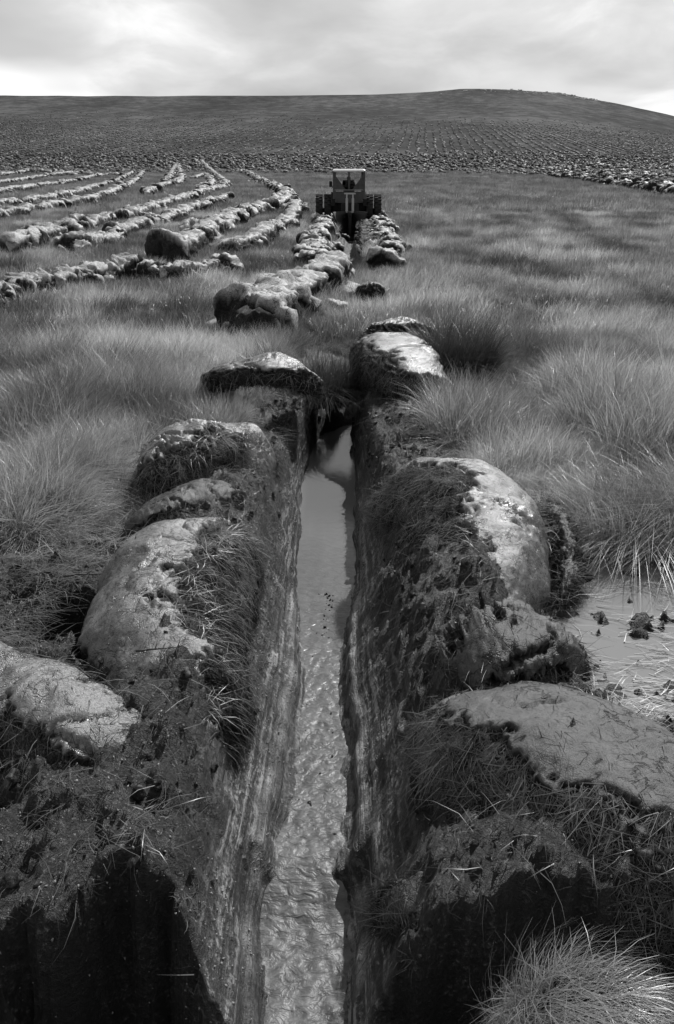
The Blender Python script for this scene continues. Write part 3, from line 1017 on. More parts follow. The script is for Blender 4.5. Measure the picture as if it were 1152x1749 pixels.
def wheel(cx, cy, rad, wid, parent):
    m = MB()
    h = wid / 2
    m.lathe_x([(-h * 0.7, rad * 0.58), (-h, rad * 0.70), (-h, rad * 0.88), (-h * 0.8, rad * 0.95), (0, rad * 0.965), (h * 0.8, rad * 0.95), (h, rad * 0.88), (h, rad * 0.70), (h * 0.7, rad * 0.58)], (cx, cy, rad))
    ty = m.build('wheel', M_TYRE, parent, True)
    lug = MB()
    for k in range(20):
        for sgn in (-1, 1):
            t = 2 * math.pi * (k + 0.5 * (sgn > 0)) / 20
            c = (cx + sgn * h * 0.5, cy + math.cos(t) * rad * 0.965, rad + math.sin(t) * rad * 0.965)
            lug.box(c, (h * 1.05, 0.045, 0.07), t - math.pi / 2, 0, 0)
    lug.build('tread_lugs', M_TYRE, ty)
    rim = MB().lathe_x([(-h * 0.5, 0.02), (-h * 0.4, rad * 0.3), (-h * 0.72, rad * 0.57), (h * 0.72, rad * 0.57), (h * 0.4, rad * 0.3), (h * 0.5, 0.02)], (cx, cy, rad), 24)
    rim.build('rim', M_FRAME, ty, True)


for cx in (-1.20, -0.86, 0.84, 1.18):
    wheel(cx, 0.25, 0.61, 0.27, tractor)
for cx in (-0.62, 0.62):
    wheel(cx, 2.15, 0.42, 0.22, tractor)
MB().box((0, 1.6, 0.85), (0.55, 1.6, 0.5), bev=0.06).box((0, 1.2, 0.62), (0.42, 2.2, 0.3), bev=0.03).build('bonnet', M_DARK, tractor)
MB().box((0, 0.25, 0.62), (0.5, 0.7, 0.42), bev=0.04).box((-0.45, 0.25, 0.78), (0.5, 0.4, 0.42), bev=0.04).box((0.45, 0.25, 0.78), (0.5, 0.4, 0.42), bev=0.04).tube((-1.3, 0.25, 0.61), (1.3, 0.25, 0.61), 0.09).tube((-0.62, 2.15, 0.42), (0.62, 2.15, 0.42), 0.05).build('rear_axle', M_IRON, tractor)
for s in (-1, 1):
    f = MB()
    for k in range(7):
        t = R(20 + k * 22)
        f.box((s * 0.64, 0.25 + math.cos(t) * 0.68, 0.61 + math.sin(t) * 0.68), (0.15, 0.28, 0.03), t - math.pi / 2)
    f.build('fender', M_DARK, tractor)
    MB().box((s * 0.60, -0.28, 1.00), (0.18, 0.05, 0.05)).build('lamp_bracket', M_STEEL, tractor)
    MB().tube((s * 0.52, -0.32, 1.00), (s * 0.52, -0.38, 1.00), 0.045).build('rear_lamp', M_FRAME, tractor)
cabz0, cabz1 = 0.92, 2.10
cab = empty('cab', (0, 0, 0))
cab.parent = tractor
w2 = 0.61
for x, y in ((-w2, -0.25), (w2, -0.25), (-w2 + .02, 1.0), (w2 - .02, 1.0)):
    MB().box((x * 0.975, y, (cabz0 + cabz1) / 2), (0.10, 0.08, cabz1 - cabz0), bev=0.01).build('pillar', M_FRAME, cab)
MB().box((0, -0.255, 1.13), (1.12, 0.05, 0.44), bev=0.01).build('rear_panel', M_FRAME, cab)
MB().box((0, -0.29, 1.40), (1.16, 0.05, 0.05), bev=0.01).build('window_bar', plain('worn_bar', 0.09, 0.5), cab)
MB().box((0, -0.27, 1.74), (0.07, 0.04, 0.66), bev=0.01).build('window_post', M_FRAME, cab)
MB().box((0, -0.262, 1.76), (1.10, 0.012, 0.64)).build('rear_window', M_GLASS, cab)
MB().box((0, 1.0, 1.66), (1.1, 0.012, 0.8)).build('windscreen', M_GLASS, cab)
for s in (-1, 1):
    MB().box((s * 0.585, 0.375, 1.10), (0.04, 1.16, 0.36), bev=0.01).build('side_panel', M_FRAME, cab)
    MB().box((s * 0.588, 0.375, 1.68), (0.012, 1.16, 0.8)).build('side_window', M_GLASS, cab)
    m = MB().add([(s * 0.565, -0.30, 1.43), (s * 0.565, -0.30, 1.98), (s * 0.14, -0.30, 1.43), (s * 0.565, -0.275, 1.43), (s * 0.565, -0.275, 1.98), (s * 0.14, -0.275, 1.43)],
                 [(0, 1, 2), (3, 5, 4), (0, 3, 4, 1), (1, 4, 5, 2), (2, 5, 3, 0)])
    m.build('corner_gusset', M_FRAME, cab)
MB().box((0, 0.38, 2.13), (1.30, 1.5, 0.10), bev=0.04).build('roof', M_ROOF, cab)
MB().tube((-0.70, -0.05, 1.45), (-0.60, -0.05, 1.60), 0.015).box((-0.73, -0.06, 1.62), (0.12, 0.04, 0.22), bev=0.01).build('mirror', M_IRON, tractor)
MB().tube((0.2, 1.9, 1.05), (0.2, 1.9, 1.75), 0.035).build('exhaust', M_IRON, tractor)
MB().box((0.0, 0.28, 1.18), (0.46, 0.42, 0.12), bev=0.04).box((0.0, 0.08, 1.42), (0.44, 0.10, 0.42), bev=0.04).build('seat', M_IRON, tractor)
MB().tube((0, 0.72, 1.2), (0, 0.62, 1.5), 0.02).lathe_x([(0, 0.001), (0.001, 0.001)], (0, 0.62, 1.5), 6).build('steering_column', M_IRON, tractor)
m = MB()
for k in range(16):
    a, b = 2 * math.pi * k / 16, 2 * math.pi * (k + 1) / 16
    m.tube((0.19 * math.cos(a), 0.62 + 0.06 * math.sin(a), 1.50 + 0.17 * math.sin(a)), (0.19 * math.cos(b), 0.62 + 0.06 * math.sin(b), 1.50 + 0.17 * math.sin(b)), 0.014, 6)
m.build('steering_wheel', M_IRON, tractor)

plough = empty('drainage_plough', (TP[0] + 0.03, TP[1] - 1.2, -0.05))
tag(plough, 'black double sided ditch plough hung behind the tractor', 'plough')
for s in (-1, 1):
    MB().tube((s * 0.12, 0.40, 0.55), (s * 0.12, 0.42, 1.10), 0.05, 12).tube((s * 0.12, 0.42, 1.10), (s * 0.12, 0.45, 1.26), 0.028, 10).build('lift_ram', M_STEEL, plough)
    MB().tube((s * 0.38, 0.85, 0.45), (s * 0.20, 0.10, 0.38), 0.04).build('lower_link', M_IRON, plough)
    # mouldboard: a curved sheet with thickness, sweeping out and up from the share
    V, F = [], []
    nu, nv = 10, 8
    for th in (0.0, 0.03):
        for i in range(nu):
            for j in range(nv):
                u, v = i / (nu - 1), j / (nv - 1)
                x = s * (0.04 + 0.62 * u * (0.35 + 0.65 * v) + th)
                y = 0.45 - 1.15 * u + 0.15 * v
                z = -0.45 + 1.05 * v + 0.12 * u - 0.1 * u * u
                V.append((x, y, z))
    for t in (0, nu * nv):
        for i in range(nu - 1):
            for j in range(nv - 1):
                F.append((t + i * nv + j, t + (i + 1) * nv + j, t + (i + 1) * nv + j + 1, t + i * nv + j + 1))
    for i in range(nu - 1):
        for j in (0, nv - 1):
            F.append((i * nv + j, (i + 1) * nv + j, nu * nv + (i + 1) * nv + j, nu * nv + i * nv + j))
    for j in range(nv - 1):
        for i in (0, nu - 1):
            F.append((i * nv + j, i * nv + j + 1, nu * nv + i * nv + j + 1, nu * nv + i * nv + j))
    mesh_obj('mouldboard', V, F, M_IRON, plough)
MB().box((0, 0.45, 1.27), (0.46, 0.06, 0.06), bev=0.01).build('cross_bar', M_STEEL, plough)
MB().box((0, 0.25, 0.52), (0.16, 1.1, 0.2), bev=0.02).box((0, 0.5, 0.75), (0.7, 0.12, 0.3), bev=0.02).box((0, -0.05, 0.1), (0.12, 0.5, 0.8), bev=0.02).build('beam', M_IRON, plough)
MB().box((0, 0.2, -0.42), (0.34, 0.7, 0.06), 0.1, bev=0.01).build('share', M_IRON, plough)


def build_driver():
    me = bpy.data.meshes.new('person')
    J = {'hip': (0, 0.24, 1.28), 'waist': (0, 0.22, 1.42), 'chest': (0, 0.24, 1.62), 'neck': (0, 0.27, 1.76), 'head': (0, 0.30, 1.84), 'top': (0, 0.31, 1.92),
         'ls': (-0.18, 0.25, 1.70), 'le': (-0.25, 0.36, 1.48), 'lh': (-0.16, 0.58, 1.50), 'rs': (0.18, 0.25, 1.70), 're': (0.25, 0.36, 1.48), 'rh': (0.16, 0.58, 1.50),
         'lhip': (-0.09, 0.26, 1.27), 'lk': (-0.14, 0.66, 1.30), 'lf': (-0.14, 0.72, 0.96), 'rhip': (0.09, 0.26, 1.27), 'rk': (0.14, 0.66, 1.30), 'rf': (0.14, 0.72, 0.96)}
    rad = {'hip': .13, 'waist': .13, 'chest': .15, 'neck': .055, 'head': .095, 'top': .07, 'ls': .07, 'le': .05, 'lh': .035, 'rs': .07, 're': .05, 'rh': .035,
           'lhip': .09, 'lk': .07, 'lf': .05, 'rhip': .09, 'rk': .07, 'rf': .05}
    E = [('hip', 'waist'), ('waist', 'chest'), ('chest', 'neck'), ('neck', 'head'), ('head', 'top'), ('chest', 'ls'), ('ls', 'le'), ('le', 'lh'), ('chest', 'rs'), ('rs', 're'), ('re', 'rh'),
         ('hip', 'lhip'), ('lhip', 'lk'), ('lk', 'lf'), ('hip', 'rhip'), ('rhip', 'rk'), ('rk', 'rf')]
    ks = list(J)
    me.from_pydata([J[k] for k in ks], [(ks.index(a), ks.index(b)) for a, b in E], [])
    o = bpy.data.objects.new('person', me)
    link(o)
    o.location = (TP[0], TP[1], -0.06)
    o.modifiers.new('skin', 'SKIN')
    sv = me.skin_vertices[0].data if me.skin_vertices else None
    if sv is None:
        import bmesh
        bm = bmesh.new(); bm.from_mesh(me); bm.verts.layers.skin.verify(); bm.to_mesh(me); bm.free()
        sv = me.skin_vertices[0].data
    for i, k in enumerate(ks):
        sv[i].radius = (rad[k], rad[k])
        sv[i].use_root = (k == 'hip')
    sd = o.modifiers.new('sub', 'SUBSURF')
    sd.levels = sd.render_levels = 1
    me.materials.append(M_CLOTH)
    tag(o, 'person in dark clothes seated at the wheel inside the tractor cab', 'person')
    return o


build_driver()


# ------------------------------------------------------------------ grass, by geometry-node instances
def clump(seed, nb, h, rad, width, lean=0.5, spread=0.5, segs=4, radial=0.4):
    g = np.random.default_rng(seed)
    th = g.uniform(0, 2 * math.pi, nb)
    rr = rad * np.sqrt(g.uniform(0, 1, nb))
    base = np.stack([rr * np.cos(th), rr * np.sin(th), -0.03 + 0 * rr], -1)
    az = g.normal(0, 1, nb) * spread * 1.6 + th * 0
    mixout = g.random(nb) < radial
    az = np.where(mixout, th, az)
    d = np.stack([np.cos(az), np.sin(az), 0 * az], -1)
    hh = h * g.uniform(0.45, 1.15, nb)
    bend = lean * g.uniform(0.3, 1.5, nb)
    wv = np.stack([-np.sin(az + g.normal(0, .5, nb)), np.cos(az), 0 * az], -1)
    V = []
    for k in range(segs + 1):
        t = k / segs
        a = bend * t
        c = base + d * (hh * (bend * t * t * 0.75))[:, None] + np.array([0, 0, 1.0]) * (hh * (t - 0.42 * bend * t * t * np.minimum(bend, 1.3)))[:, None]
        w = width * (1 - t ** 1.5 * 0.92) * 0.5
        V += [c - wv * w, c + wv * w]
    V = np.stack(V, 1)
    b = (np.arange(nb) * (2 * (segs + 1)))[:, None]
    F = np.concatenate([b + np.array([[2 * k, 2 * k + 1, 2 * k + 3, 2 * k + 2]]) for k in range(segs)], 0)
    return V.reshape(-1, 3), F, np.repeat(g.uniform(0, 1, nb), 2 * (segs + 1))


def source_collection(name, objs):
    c = bpy.data.collections.new(name)
    for o in objs:
        for k in list(o.users_collection):
            k.objects.unlink(o)
        c.objects.link(o)
    return c


def scatter(name, pts, rot, scl, pick, coll, kind='stuff', extra=None):
    me = bpy.data.meshes.new(name)
    n = len(pts)
    me.vertices.add(n)
    me.vertices.foreach_set('co', np.asarray(pts, np.float32).ravel())
    for k, v in (('rot', rot), ('scl', scl)):
        a = me.attributes.new(k, 'FLOAT_VECTOR', 'POINT')
        a.data.foreach_set('vector', np.asarray(v, np.float32).ravel())
    for k, v in (extra or {}).items():
        a = me.attributes.new(k, 'FLOAT', 'POINT')
        a.data.foreach_set('value', np.asarray(v, np.float32))
    a = me.attributes.new('pick', 'INT', 'POINT')
    a.data.foreach_set('value', np.asarray(pick, np.int32))
    o = link(bpy.data.objects.new(name, me))
    ng = bpy.data.node_groups.new(name + '_nodes', 'GeometryNodeTree')
    ng.interface.new_socket('Geometry', in_out='INPUT', socket_type='NodeSocketGeometry')
    ng.interface.new_socket('Geometry', in_out='OUTPUT', socket_type='NodeSocketGeometry')
    gi, go = ng.nodes.new('NodeGroupInput'), ng.nodes.new('NodeGroupOutput')
    ip = ng.nodes.new('GeometryNodeInstanceOnPoints')
    ci = ng.nodes.new('GeometryNodeCollectionInfo')
    ci.inputs['Collection'].default_value = coll
    ci.inputs['Separate Children'].default_value = True
    ci.inputs['Reset Children'].default_value = True

    def na(nm, ty):
        x = ng.nodes.new('GeometryNodeInputNamedAttribute')
        x.data_type = ty
        x.inputs['Name'].default_value = nm
        return x.outputs['Attribute']
    ng.links.new(gi.outputs[0], ip.inputs['Points'])
    ng.links.new(ci.outputs[0], ip.inputs['Instance'])
    ip.inputs['Pick Instance'].default_value = True
    ng.links.new(na('pick', 'INT'), ip.inputs['Instance Index'])
    ng.links.new(na('rot', 'FLOAT_VECTOR'), ip.inputs['Rotation'])
    ng.links.new(na('scl', 'FLOAT_VECTOR'), ip.inputs['Scale'])
    ng.links.new(ip.outputs[0], go.inputs[0])
    md = o.modifiers.new('scatter', 'NODES')
    md.node_group = ng
    o['kind'] = kind
    return o


_t = P(778, 640, 0.0)
SLAB_FOOT.append((_t[0], _t[1] - 0.3, 0.8))
FOOT = np.array(SLAB_FOOT + RIDGE_FOOT)


def foot_free(x, y, k=0.85):
    free = np.ones(len(x), bool)
    for s in range(0, len(x), 20000):
        xx, yy = x[s:s + 20000, None], y[s:s + 20000, None]
        free[s:s + 20000] = (((xx - FOOT[None, :, 0]) ** 2 + (yy - FOOT[None, :, 1]) ** 2) > (FOOT[None, :, 2] * k) ** 2).all(1)
    return free


TUS = None


def tussock_field(x, y, spacing, seed):
    """nearest tussock centre of a jittered lattice: offset from it, and the tussock's own random numbers"""
    gx, gy = np.floor(x / spacing).astype(int), np.floor(y / spacing).astype(int)
    best = np.full(len(x), 1e9)
    ox, oy, r1, r2 = (np.zeros(len(x)) for _ in range(4))
    for dx in (-1, 0, 1):
        for dy in (-1, 0, 1):
            cx, cy = gx + dx, gy + dy
            hsh = _perm[(_perm[(cx + seed) & 255] + cy) & 255]
            h2 = _perm[(hsh + 91) & 255]
            h3 = _perm[(h2 + 57) & 255]
            px, py = (cx + hsh / 255.0) * spacing, (cy + h2 / 255.0) * spacing
            d = (x - px) ** 2 + (y - py) ** 2
            m = d < best
            best = np.where(m, d, best)
            ox, oy = np.where(m, x - px, ox), np.where(m, y - py, oy)
            r1, r2 = np.where(m, h3 / 255.0, r1), np.where(m, hsh / 255.0, r2)
    return np.sqrt(best), ox, oy, r1, r2


def foot_distance(x, y):
    out = np.full(len(x), 9.0)
    m = np.where(y < 16)[0]
    f = np.array(SLAB_FOOT)
    for s in range(0, len(m), 20000):
        i = m[s:s + 20000]
        out[i] = (np.sqrt((x[i, None] - f[None, :, 0]) ** 2 + (y[i, None] - f[None, :, 1]) ** 2) - f[None, :, 2]).min(1)
    return out


def grass_zone(name, n, d0, d1, coll, nv, smin, smax, kx=0.48, pad=1.0, spacing=0.75):
    # uniform in area over the wedge the camera looks along, a little wider
    y = np.sqrt(RNG.uniform(d0 * d0, d1 * d1, n))
    x = RNG.uniform(-1, 1, n) * (kx * y + pad)
    z, bare, strip, s, pool, pit = ground_height(x, y, False, True)
    ok = (RNG.random(n) > bare * 1.6) & (bare < 0.8) & (pool < 0.2) & (pit < 0.1)
    ok &= foot_free(x, y)
    x, y, z, bare = x[ok], y[ok], z[ok], bare[ok]
    q = np.stack([x * 0.6, y * 0.4, 0 * x + 3], -1)
    tall = 0.45 + 0.8 * perlin(q) + 0.3 * perlin(q * 2.7)
    d, ox, oy, r1, r2 = tussock_field(x, y, spacing, 17)
    prof = np.clip(1.15 - (d / (0.62 * spacing)) ** 2, 0.12, 1.0)
    prof = np.where(r1 > 0.25, prof * (0.55 + 0.75 * r1), 0.35 + 0.2 * prof)
    wind = 0.35 + 1.1 * perlin(q * 0.8 + 30)
    out = np.arctan2(oy, ox)
    k = np.clip(d / (0.5 * spacing), 0, 1) * 0.9
    vx = np.cos(wind) * 0.9 + k * np.cos(out)
    vy = np.sin(wind) * 0.9 + k * np.sin(out)
    flow = np.arctan2(vy, vx) + RNG.normal(0, 0.3, len(x))
    sc = (smin + (smax - smin) * np.clip(0.45 * tall + 0.55 * prof, 0, 1)) * RNG.uniform(0.8, 1.2, len(x)) * (1 - 0.8 * np.clip(bare, 0, 1)) * (0.4 + 0.6 * sstep(0.0, 0.55, foot_distance(x, y)))
    tilt = 0.06 + 0.30 * np.hypot(vx, vy) * 0.5
    rot = np.stack([RNG.normal(0, 0.12, len(x)), RNG.normal(0, 0.10, len(x)) + tilt + 0.5 * (bare > 0.1), flow], -1)
    scl = np.stack([sc * 0.9, sc * 0.9, sc], -1)
    shade = np.clip(0.45 + 0.75 * (r2 - 0.5) + 1.3 * perlin(q * 0.9 + 60) + 0.4 * perlin(q * 3 + 9), 0, 1)
    return scatter(name, np.stack([x, y, z], -1), rot, scl, RNG.integers(0, nv, len(x)), coll, extra={'shade': shade})


def grass_sources(name, n, mat, **kw):
    obs = []
    for k in range(n):
        V, F, r = clump(900 + k * 7 + len(name), **kw)
        obs.append(mesh_obj('%s_%02d' % (name, k), V, F, mat, None, False, {'rnd': r}))
    return source_collection(name, obs)


C_NEAR = grass_sources('near_clump', 6, M_GRASS, nb=64, h=0.50, rad=0.10, width=0.0058, lean=0.9, spread=0.35, segs=5)
C_MID = grass_sources('mid_clump', 5, M_GRASS, nb=60, h=0.40, rad=0.22, width=0.010, lean=0.75, spread=0.4, segs=3)
C_FAR = grass_sources('far_clump', 4, M_GRASS_FAR, nb=60, h=0.34, rad=0.8, width=0.03, lean=0.7, spread=0.5, segs=2)
grass_zone('grass', 21000, 2.6, 11.5, C_NEAR, 6, 0.25, 1.45, pad=0.8, spacing=0.85)
grass_zone('grass', 26000, 11.5, 46, C_MID, 5, 0.35, 1.1, spacing=1.3)
grass_zone('grass', 26000, 46, 190, C_FAR, 4, 0.6, 1.2, spacing=4.0)


def tussock(label, px, z, rad, h, nb, mat, lean=1.1, rz=0.0, width=0.005, spread=0.7, name='grass_tussock', cat='tussock'):
    p = P(px[0], px[1], z)
    V, F, r = clump(int(px[0] * 3 + px[1]), nb, h, rad, width, lean, spread, 6, 0.22)
    o = mesh_obj(name, V, F, mat, None, False, {'rnd': r})
    o.location = tuple(map(float, p))
    o.rotation_euler = (0, 0, rz)
    return tag(o, label, cat, 'grass tussocks')


def matted_tussock(label, px, z, rx, rz, n, length, lay):
    p = P(px[0], px[1], z)
    g = np.random.default_rng(77)
    d = g.normal(size=(4000, 3)) * np.array([1, 1, 0.8])
    d[:, 2] = np.abs(d[:, 2])
    d /= np.linalg.norm(d, axis=1, keepdims=True)
    pos = d * np.array([rx, rx * 0.8, rz])
    pos += d * (0.03 * fbm(pos * 9, 2))[:, None]
    V, F, r = fibres(pos, d, n, length, g, lay, 0.45, 0.0016, 0.55)
    o = mesh_obj('grass_tussock', V, F, M_TUSSOCK_PALE, None, False, {'rnd': r})
    o.location = tuple(map(float, p))
    return tag(o, label, 'tussock', 'grass tussocks')


matted_tussock('pale drooping grass tussock at the bottom right corner below the black hollow', (1000, 1800), -0.22, 0.26, 0.22, 5200, 0.26, (0.75, -0.35, -0.35))
tussock('big pale tussock arching over the far edge of the pool', (1080, 905), -0.05, 0.50, 0.58, 4500, M_TUSSOCK_PALE, 1.5, 2.9, 0.0036, 0.5)
tussock('pale tussock fanning out beside the right edge above the pool', (1190, 900), -0.02, 0.34, 0.75, 2500, M_TUSSOCK_PALE, 1.3, 2.7, 0.004, 0.5)
tussock('dark shaggy tussock beside the pale slab at the ditch end', (778, 650), 0.0, 0.42, 0.85, 5000, M_TUSSOCK_DARK, 0.95, 0.0, 0.006)
tussock('dark tussock of overhanging grass where the ditch narrows', (552, 680), -0.10, 0.38, 0.62, 3200, M_TUSSOCK_DARK, 1.1, -0.5, 0.006)
tussock('tall grey tussock at the left edge by the smooth slabs', (60, 850), 0.0, 0.38, 0.75, 2400, M_TUSSOCK_PALE, 1.2, 0.6, 0.004)
tussock('pale wind-combed tussock behind the rounded cracked slab', (230, 700), 0.0, 0.5, 0.75, 2600, M_TUSSOCK_PALE, 1.3, 0.4, 0.005)


# ------------------------------------------------------------------ turf fibres, crumbs, straw
def bank_points(n, lo, hi, cond):
    x = RNG.uniform(-1.9, 1.9, n)
    y = np.sqrt(RNG.uniform(lo * lo, hi * hi, n))
    z, bare, strip, s, pool, pit = ground_height(x, y, True, True)
    ok = cond(bare, strip, s, pool, pit)
    return x[ok], y[ok], z[ok]


x, y, z = bank_points(40000, 1.8, 10.5, lambda b, st, s, po, pit: (b > 0.5) & (st < 0.35) & (po < 0.2) & (pit < 0.3))
e = 0.03
nx = (ground_height(x - e, y, False) - ground_height(x + e, y, False)) / (2 * e)
ny = (ground_height(x, y - e, False) - ground_height(x, y + e, False)) / (2 * e)
nn = np.stack([nx, ny, np.ones_like(nx)], -1)
nn /= np.linalg.norm(nn, axis=1, keepdims=True)
sidew = np.sign(P(560, 1000, 0)[0] - x)
V, F, r = fibres(np.stack([x, y, z], -1), nn, 90000, 0.075, RNG, (0, -0.35, -0.3), 0.8, 0.0013)
o = mesh_obj('bank_turf', V, F, M_FIBRE, None, False, {'rnd': r})
tag(o, kind='stuff')
V, F, r = fibres(np.stack([x, y, z + 0.01], -1), nn, 5500, 0.20, RNG, (0.1, -0.4, -0.3), 0.9, 0.0015, 0.5)
tag(mesh_obj('bank_roots', V, F, M_LITTER, None, False, {'rnd': r}), kind='stuff')

crumbs = []
for k in range(4):
    g = np.random.default_rng(70 + k)
    base = np.array([(1, 0, 0), (-1, 0, 0), (0, 1, 0), (0, -1, 0), (0, 0, 1), (0, 0, -1)]) * g.uniform(0.5, 1.3, (6, 1)) + g.normal(0, 0.15, (6, 3))
    fc = np.array([(0, 2, 4), (2, 1, 4), (1, 3, 4), (3, 0, 4), (2, 0, 5), (1, 2, 5), (3, 1, 5), (0, 3, 5)])
    crumbs.append(mesh_obj('crumb_%d' % k, base, fc, M_CRUMB, None, False))
C_CRUMB = source_collection('crumb_sources', crumbs)
x, y, z = bank_points(170000, 1.8, 9.5, lambda b, st, s, po, pit: (b > 0.5) & (po < 0.1) & (s < 0.95))
keep = RNG.random(len(x)) < (0.12 + 0.88 * (x < -0.12)) * sstep(-0.25, 0.3, perlin(np.stack([x * 3, y * 2, 0 * x], -1)))
x, y, z = x[keep], y[keep], z[keep]
sz = 0.0022 + 0.007 * RNG.random(len(x)) ** 3
scatter('peat_crumbs', np.stack([x, y, z], -1), RNG.uniform(0, 6, (len(x), 3)), np.stack([sz, sz, sz * 0.8], -1), RNG.integers(0, 4, len(x)), C_CRUMB)

# flattened dead grass along the torn edge of the sward
n = 26000
x = RNG.uniform(-3.2, 3.2, n)
y = RNG.uniform(3.0, 7.5, n)
z, b_, st_, s_, po_, pit_ = ground_height(x, y, True, True)
ok = (b_ > 0.02) & (s_ < -0.3) & (po_ < 0.3) & (pit_ < 0.1) & foot_free(x, y, 0.9) & (RNG.random(n) < sstep(-0.3, 0.3, perlin(np.stack([x * 2, y * 2, 0 * x + 4], -1))))
pp = np.stack([x[ok], y[ok], z[ok] + 0.01], -1)
V, F, r = fibres(pp, np.tile([[0, 0, 1.0]], (len(pp), 1)), 9000, 0.22, RNG, (1, -0.4, 0), 0.7, 0.0022, 0.5)
tag(mesh_obj('dead_grass_litter', V, F, M_LITTER, None, False, {'rnd': r}), kind='stuff')

def twig(label, px, z, az, length):
    p = P(px[0], px[1], z)
    g = np.random.default_rng(px[0])
    d = np.array([math.cos(az), math.sin(az), 0.12])
    m = MB()
    a = np.zeros(3)
    for k in range(5):
        b = a + d * length / 5 + g.normal(0, 0.008, 3)
        m.tube(a, b, 0.0055 * (1 - k * 0.15), 6, 0.0055 * (0.85 - k * 0.15))
        if k in (1, 3):
            m.tube(b, b + np.array([d[0] * 0.03 + g.normal() * 0.02, d[1] * 0.03 + 0.03, 0.025]), 0.003, 5, 0.0012)
        a = b
    o = m.build('twig', M_TWIG, None, True)
    o.location = tuple(map(float, p))
    return tag(o, label, 'twig', 'twigs in the peat')


twig('thin bare twig lying on the lower part of the big pale hump', (232, 1112), 0.30, 0.25, 0.20)
twig('dark twig sticking out of the rounded cracked slab into the grass', (245, 790), 0.22, 0.1, 0.28)
twig('crooked twig across the dark hollow at the left', (110, 985), 0.12, -0.1, 0.34)

lumps = []
for k in range(5):
    lumps.append(make_proto(120 + k, 14, 12, 1.6, 0.6, 0.5, 0.05, 50, M_MUD_DARK if k < 3 else M_MUD_SLATE))
C_LUMP = source_collection('lump_sources', lumps)
x, y, z = bank_points(3500, 1.9, 10.0, lambda b, st, s, po, pit: (b > 0.4) & (st < 0.3) & (po < 0.6) & (pit < 0.4))
sz = 0.010 + 0.045 * RNG.random(len(x)) ** 3
scatter('peat_lumps', np.stack([x, y, z + sz * 0.1], -1), RNG.uniform(0, 6, (len(x), 3)), np.stack([sz, sz, sz], -1), RNG.integers(0, 5, len(x)), C_LUMP)

n = 75
cpx = np.concatenate([RNG.normal(558, 7, 50), RNG.normal(545, 24, n - 50)])
cpy = np.concatenate([1015 + 75 * RNG.random(50) ** 1.5, RNG.uniform(1080, 1480, n - 50)])
pp = np.array([P(a, b, WZ) for a, b in zip(cpx, cpy)])
sz = 0.003 + 0.017 * RNG.random(n) ** 2
scatter('floating_peat', pp, RNG.uniform(0, 6, (n, 3)), np.stack([sz, sz, sz * 0.7], -1), RNG.integers(0, 5, n), C_LUMP)

n = 9000
x = PUDDLE_C[0] + RNG.uniform(-1.3, 2.2, n)
y = PUDDLE_C[1] + RNG.uniform(-1.3, 1.3, n)
q = np.stack([x * 2.0, y * 3.0, 0 * x + 8], -1)
ok = (ground_z(x, y) < -0.06) & (RNG.random(n) < sstep(-0.25, 0.35, perlin(q) + 0.5 * perlin(q * 2.5) + 0.35 * sstep(0.2, -0.9, y - PUDDLE_C[1])))
pp = np.stack([x[ok], y[ok], np.full(ok.sum(), -0.108)], -1)
V, F, r = fibres(pp, np.tile([[0, 0, 1.0]], (len(pp), 1)), min(6500, len(pp)), 0.17, RNG, (1, -0.25, 0), 0.45, 0.0024, 0.12)
o = mesh_obj('floating_straw', V, F, M_STRAW, None, False, {'rnd': r})
tag(o, kind='stuff')

# ------------------------------------------------------------------ clods on the far ploughed ground and hillside
far_src = []
for k in range(5):
    far_src.append(make_proto(80 + k, 12, 8, 1.6, 0.40, 0.36, 0.05, 40, M_MUD_FAR if k >= 3 else M_CLOD))
C_CLOD = source_collection('far_clods', far_src)
pts = []
for xr in np.arange(-330, 420, 2.8):
    yy = np.arange(262, 680, 1.05)
    wob = 1.5 * perlin(np.stack([yy * 0.02, 0 * yy + xr, 0 * yy], -1))
    xx = xr + (yy - 150) * 0.10 * np.sin(xr * 0.012 + 1.0) + wob
    keep = (np.abs(xx) < 0.46 * yy + 6) & (RNG.random(len(yy)) < 0.80 * (1 - sstep(300, 660, yy + 60 * np.sin(xx * 0.012))))
    pts.append(np.stack([xx[keep] + RNG.normal(0, 0.22, keep.sum()), yy[keep] + RNG.normal(0, 0.6, keep.sum()), 0 * xx[keep]], -1))
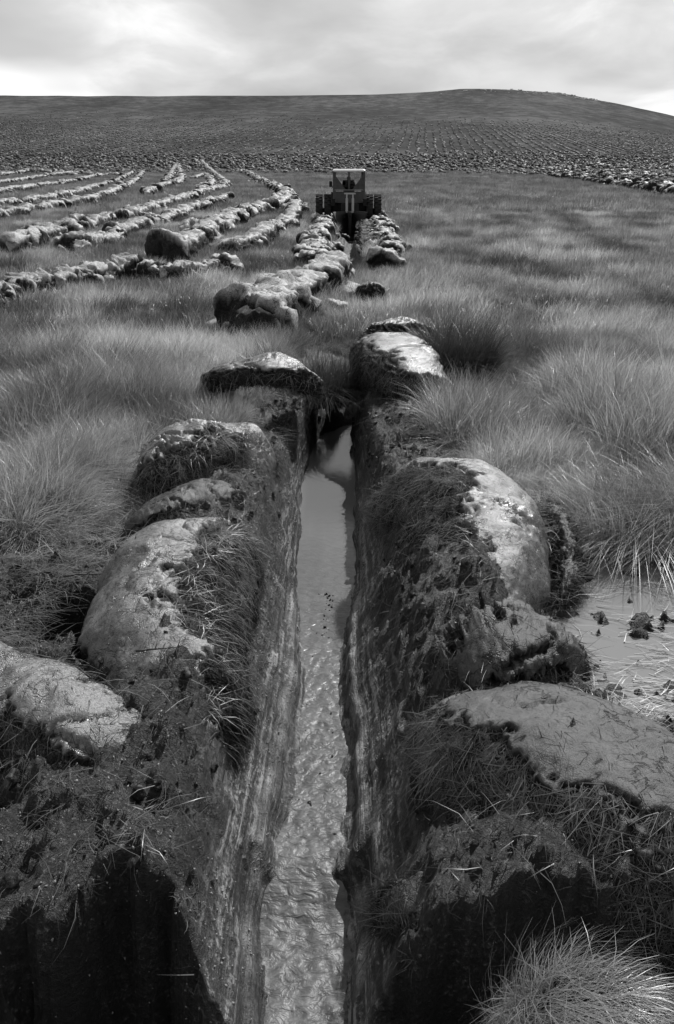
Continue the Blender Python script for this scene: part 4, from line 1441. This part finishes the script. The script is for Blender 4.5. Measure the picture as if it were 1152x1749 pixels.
for yr in np.arange(138, 280, 3.2):
    xx = np.arange(-0.46 * yr - 8, 0.46 * yr + 8, 0.95)
    yy = yr + 2.0 * perlin(np.stack([xx * 0.03, 0 * xx + yr, 0 * xx], -1)) + 0.06 * xx
    near_edge = 172 - 40 * sstep(14, 60, xx) - 6 * sstep(-30, -70, xx)
    keep = (yy > near_edge) & (RNG.random(len(xx)) < 0.85 * (1 - 0.5 * sstep(225, 280, yy)))
    pts.append(np.stack([xx[keep] + RNG.normal(0, 0.4, keep.sum()), yy[keep] + RNG.normal(0, 0.7, keep.sum()), 1 + 0 * xx[keep]], -1))
pts = np.concatenate(pts)
z = ground_z(pts[:, 0], pts[:, 1])
n = len(pts)
cross = pts[:, 2] > 0.5
sc = RNG.uniform(0.5, 1.25, n) * np.where(cross, 1.0, 0.85)
scatter('ploughed_clods', np.stack([pts[:, 0], pts[:, 1], z - 0.05], -1),
        np.stack([RNG.normal(0, .3, n), RNG.normal(0, .3, n), RNG.normal(0, 0.7, n) + np.where(cross, 1.2, 0.0) + math.pi * (RNG.random(n) < 0.5)], -1),
        np.stack([sc * 0.75, sc, sc * np.where(cross, 1.25, 0.9)], -1), RNG.integers(0, 5, n), C_CLOD)

# pale stones along the crest of the hill
m_rock = plain('pale_stone', 0.35, 0.8, 0.2, 0, 0.3, 1)
rocks = []
for k in range(3):
    o = make_proto(95 + k, 10, 8, 1.6, 0.7, 0.5, 0.1, 60)
    o.data.materials.clear()
    o.data.materials.append(m_rock)
    rocks.append(o)
n = 90
px = np.concatenate([RNG.normal(860, 50, n // 2), RNG.uniform(900, 980, n - n // 2)])
xx = (px - 576) / (FPX * 1.01) * 890 + RNG.normal(0, 3, n)
yy = 890 - RNG.uniform(0, 45, n)
sc = RNG.uniform(0.4, 1.6, n)
scatter('hilltop_stones', np.stack([xx, yy, ground_z(xx, yy)], -1), np.stack([0 * xx, 0 * xx, RNG.uniform(0, 6, n)], -1), np.stack([sc * 2, sc, sc * 0.7], -1), RNG.integers(0, 3, n), source_collection('stone_sources', rocks))
print('clods', n, 'tris', sum(len(o.data.polygons) for o in SC.objects if o.type == 'MESH'))
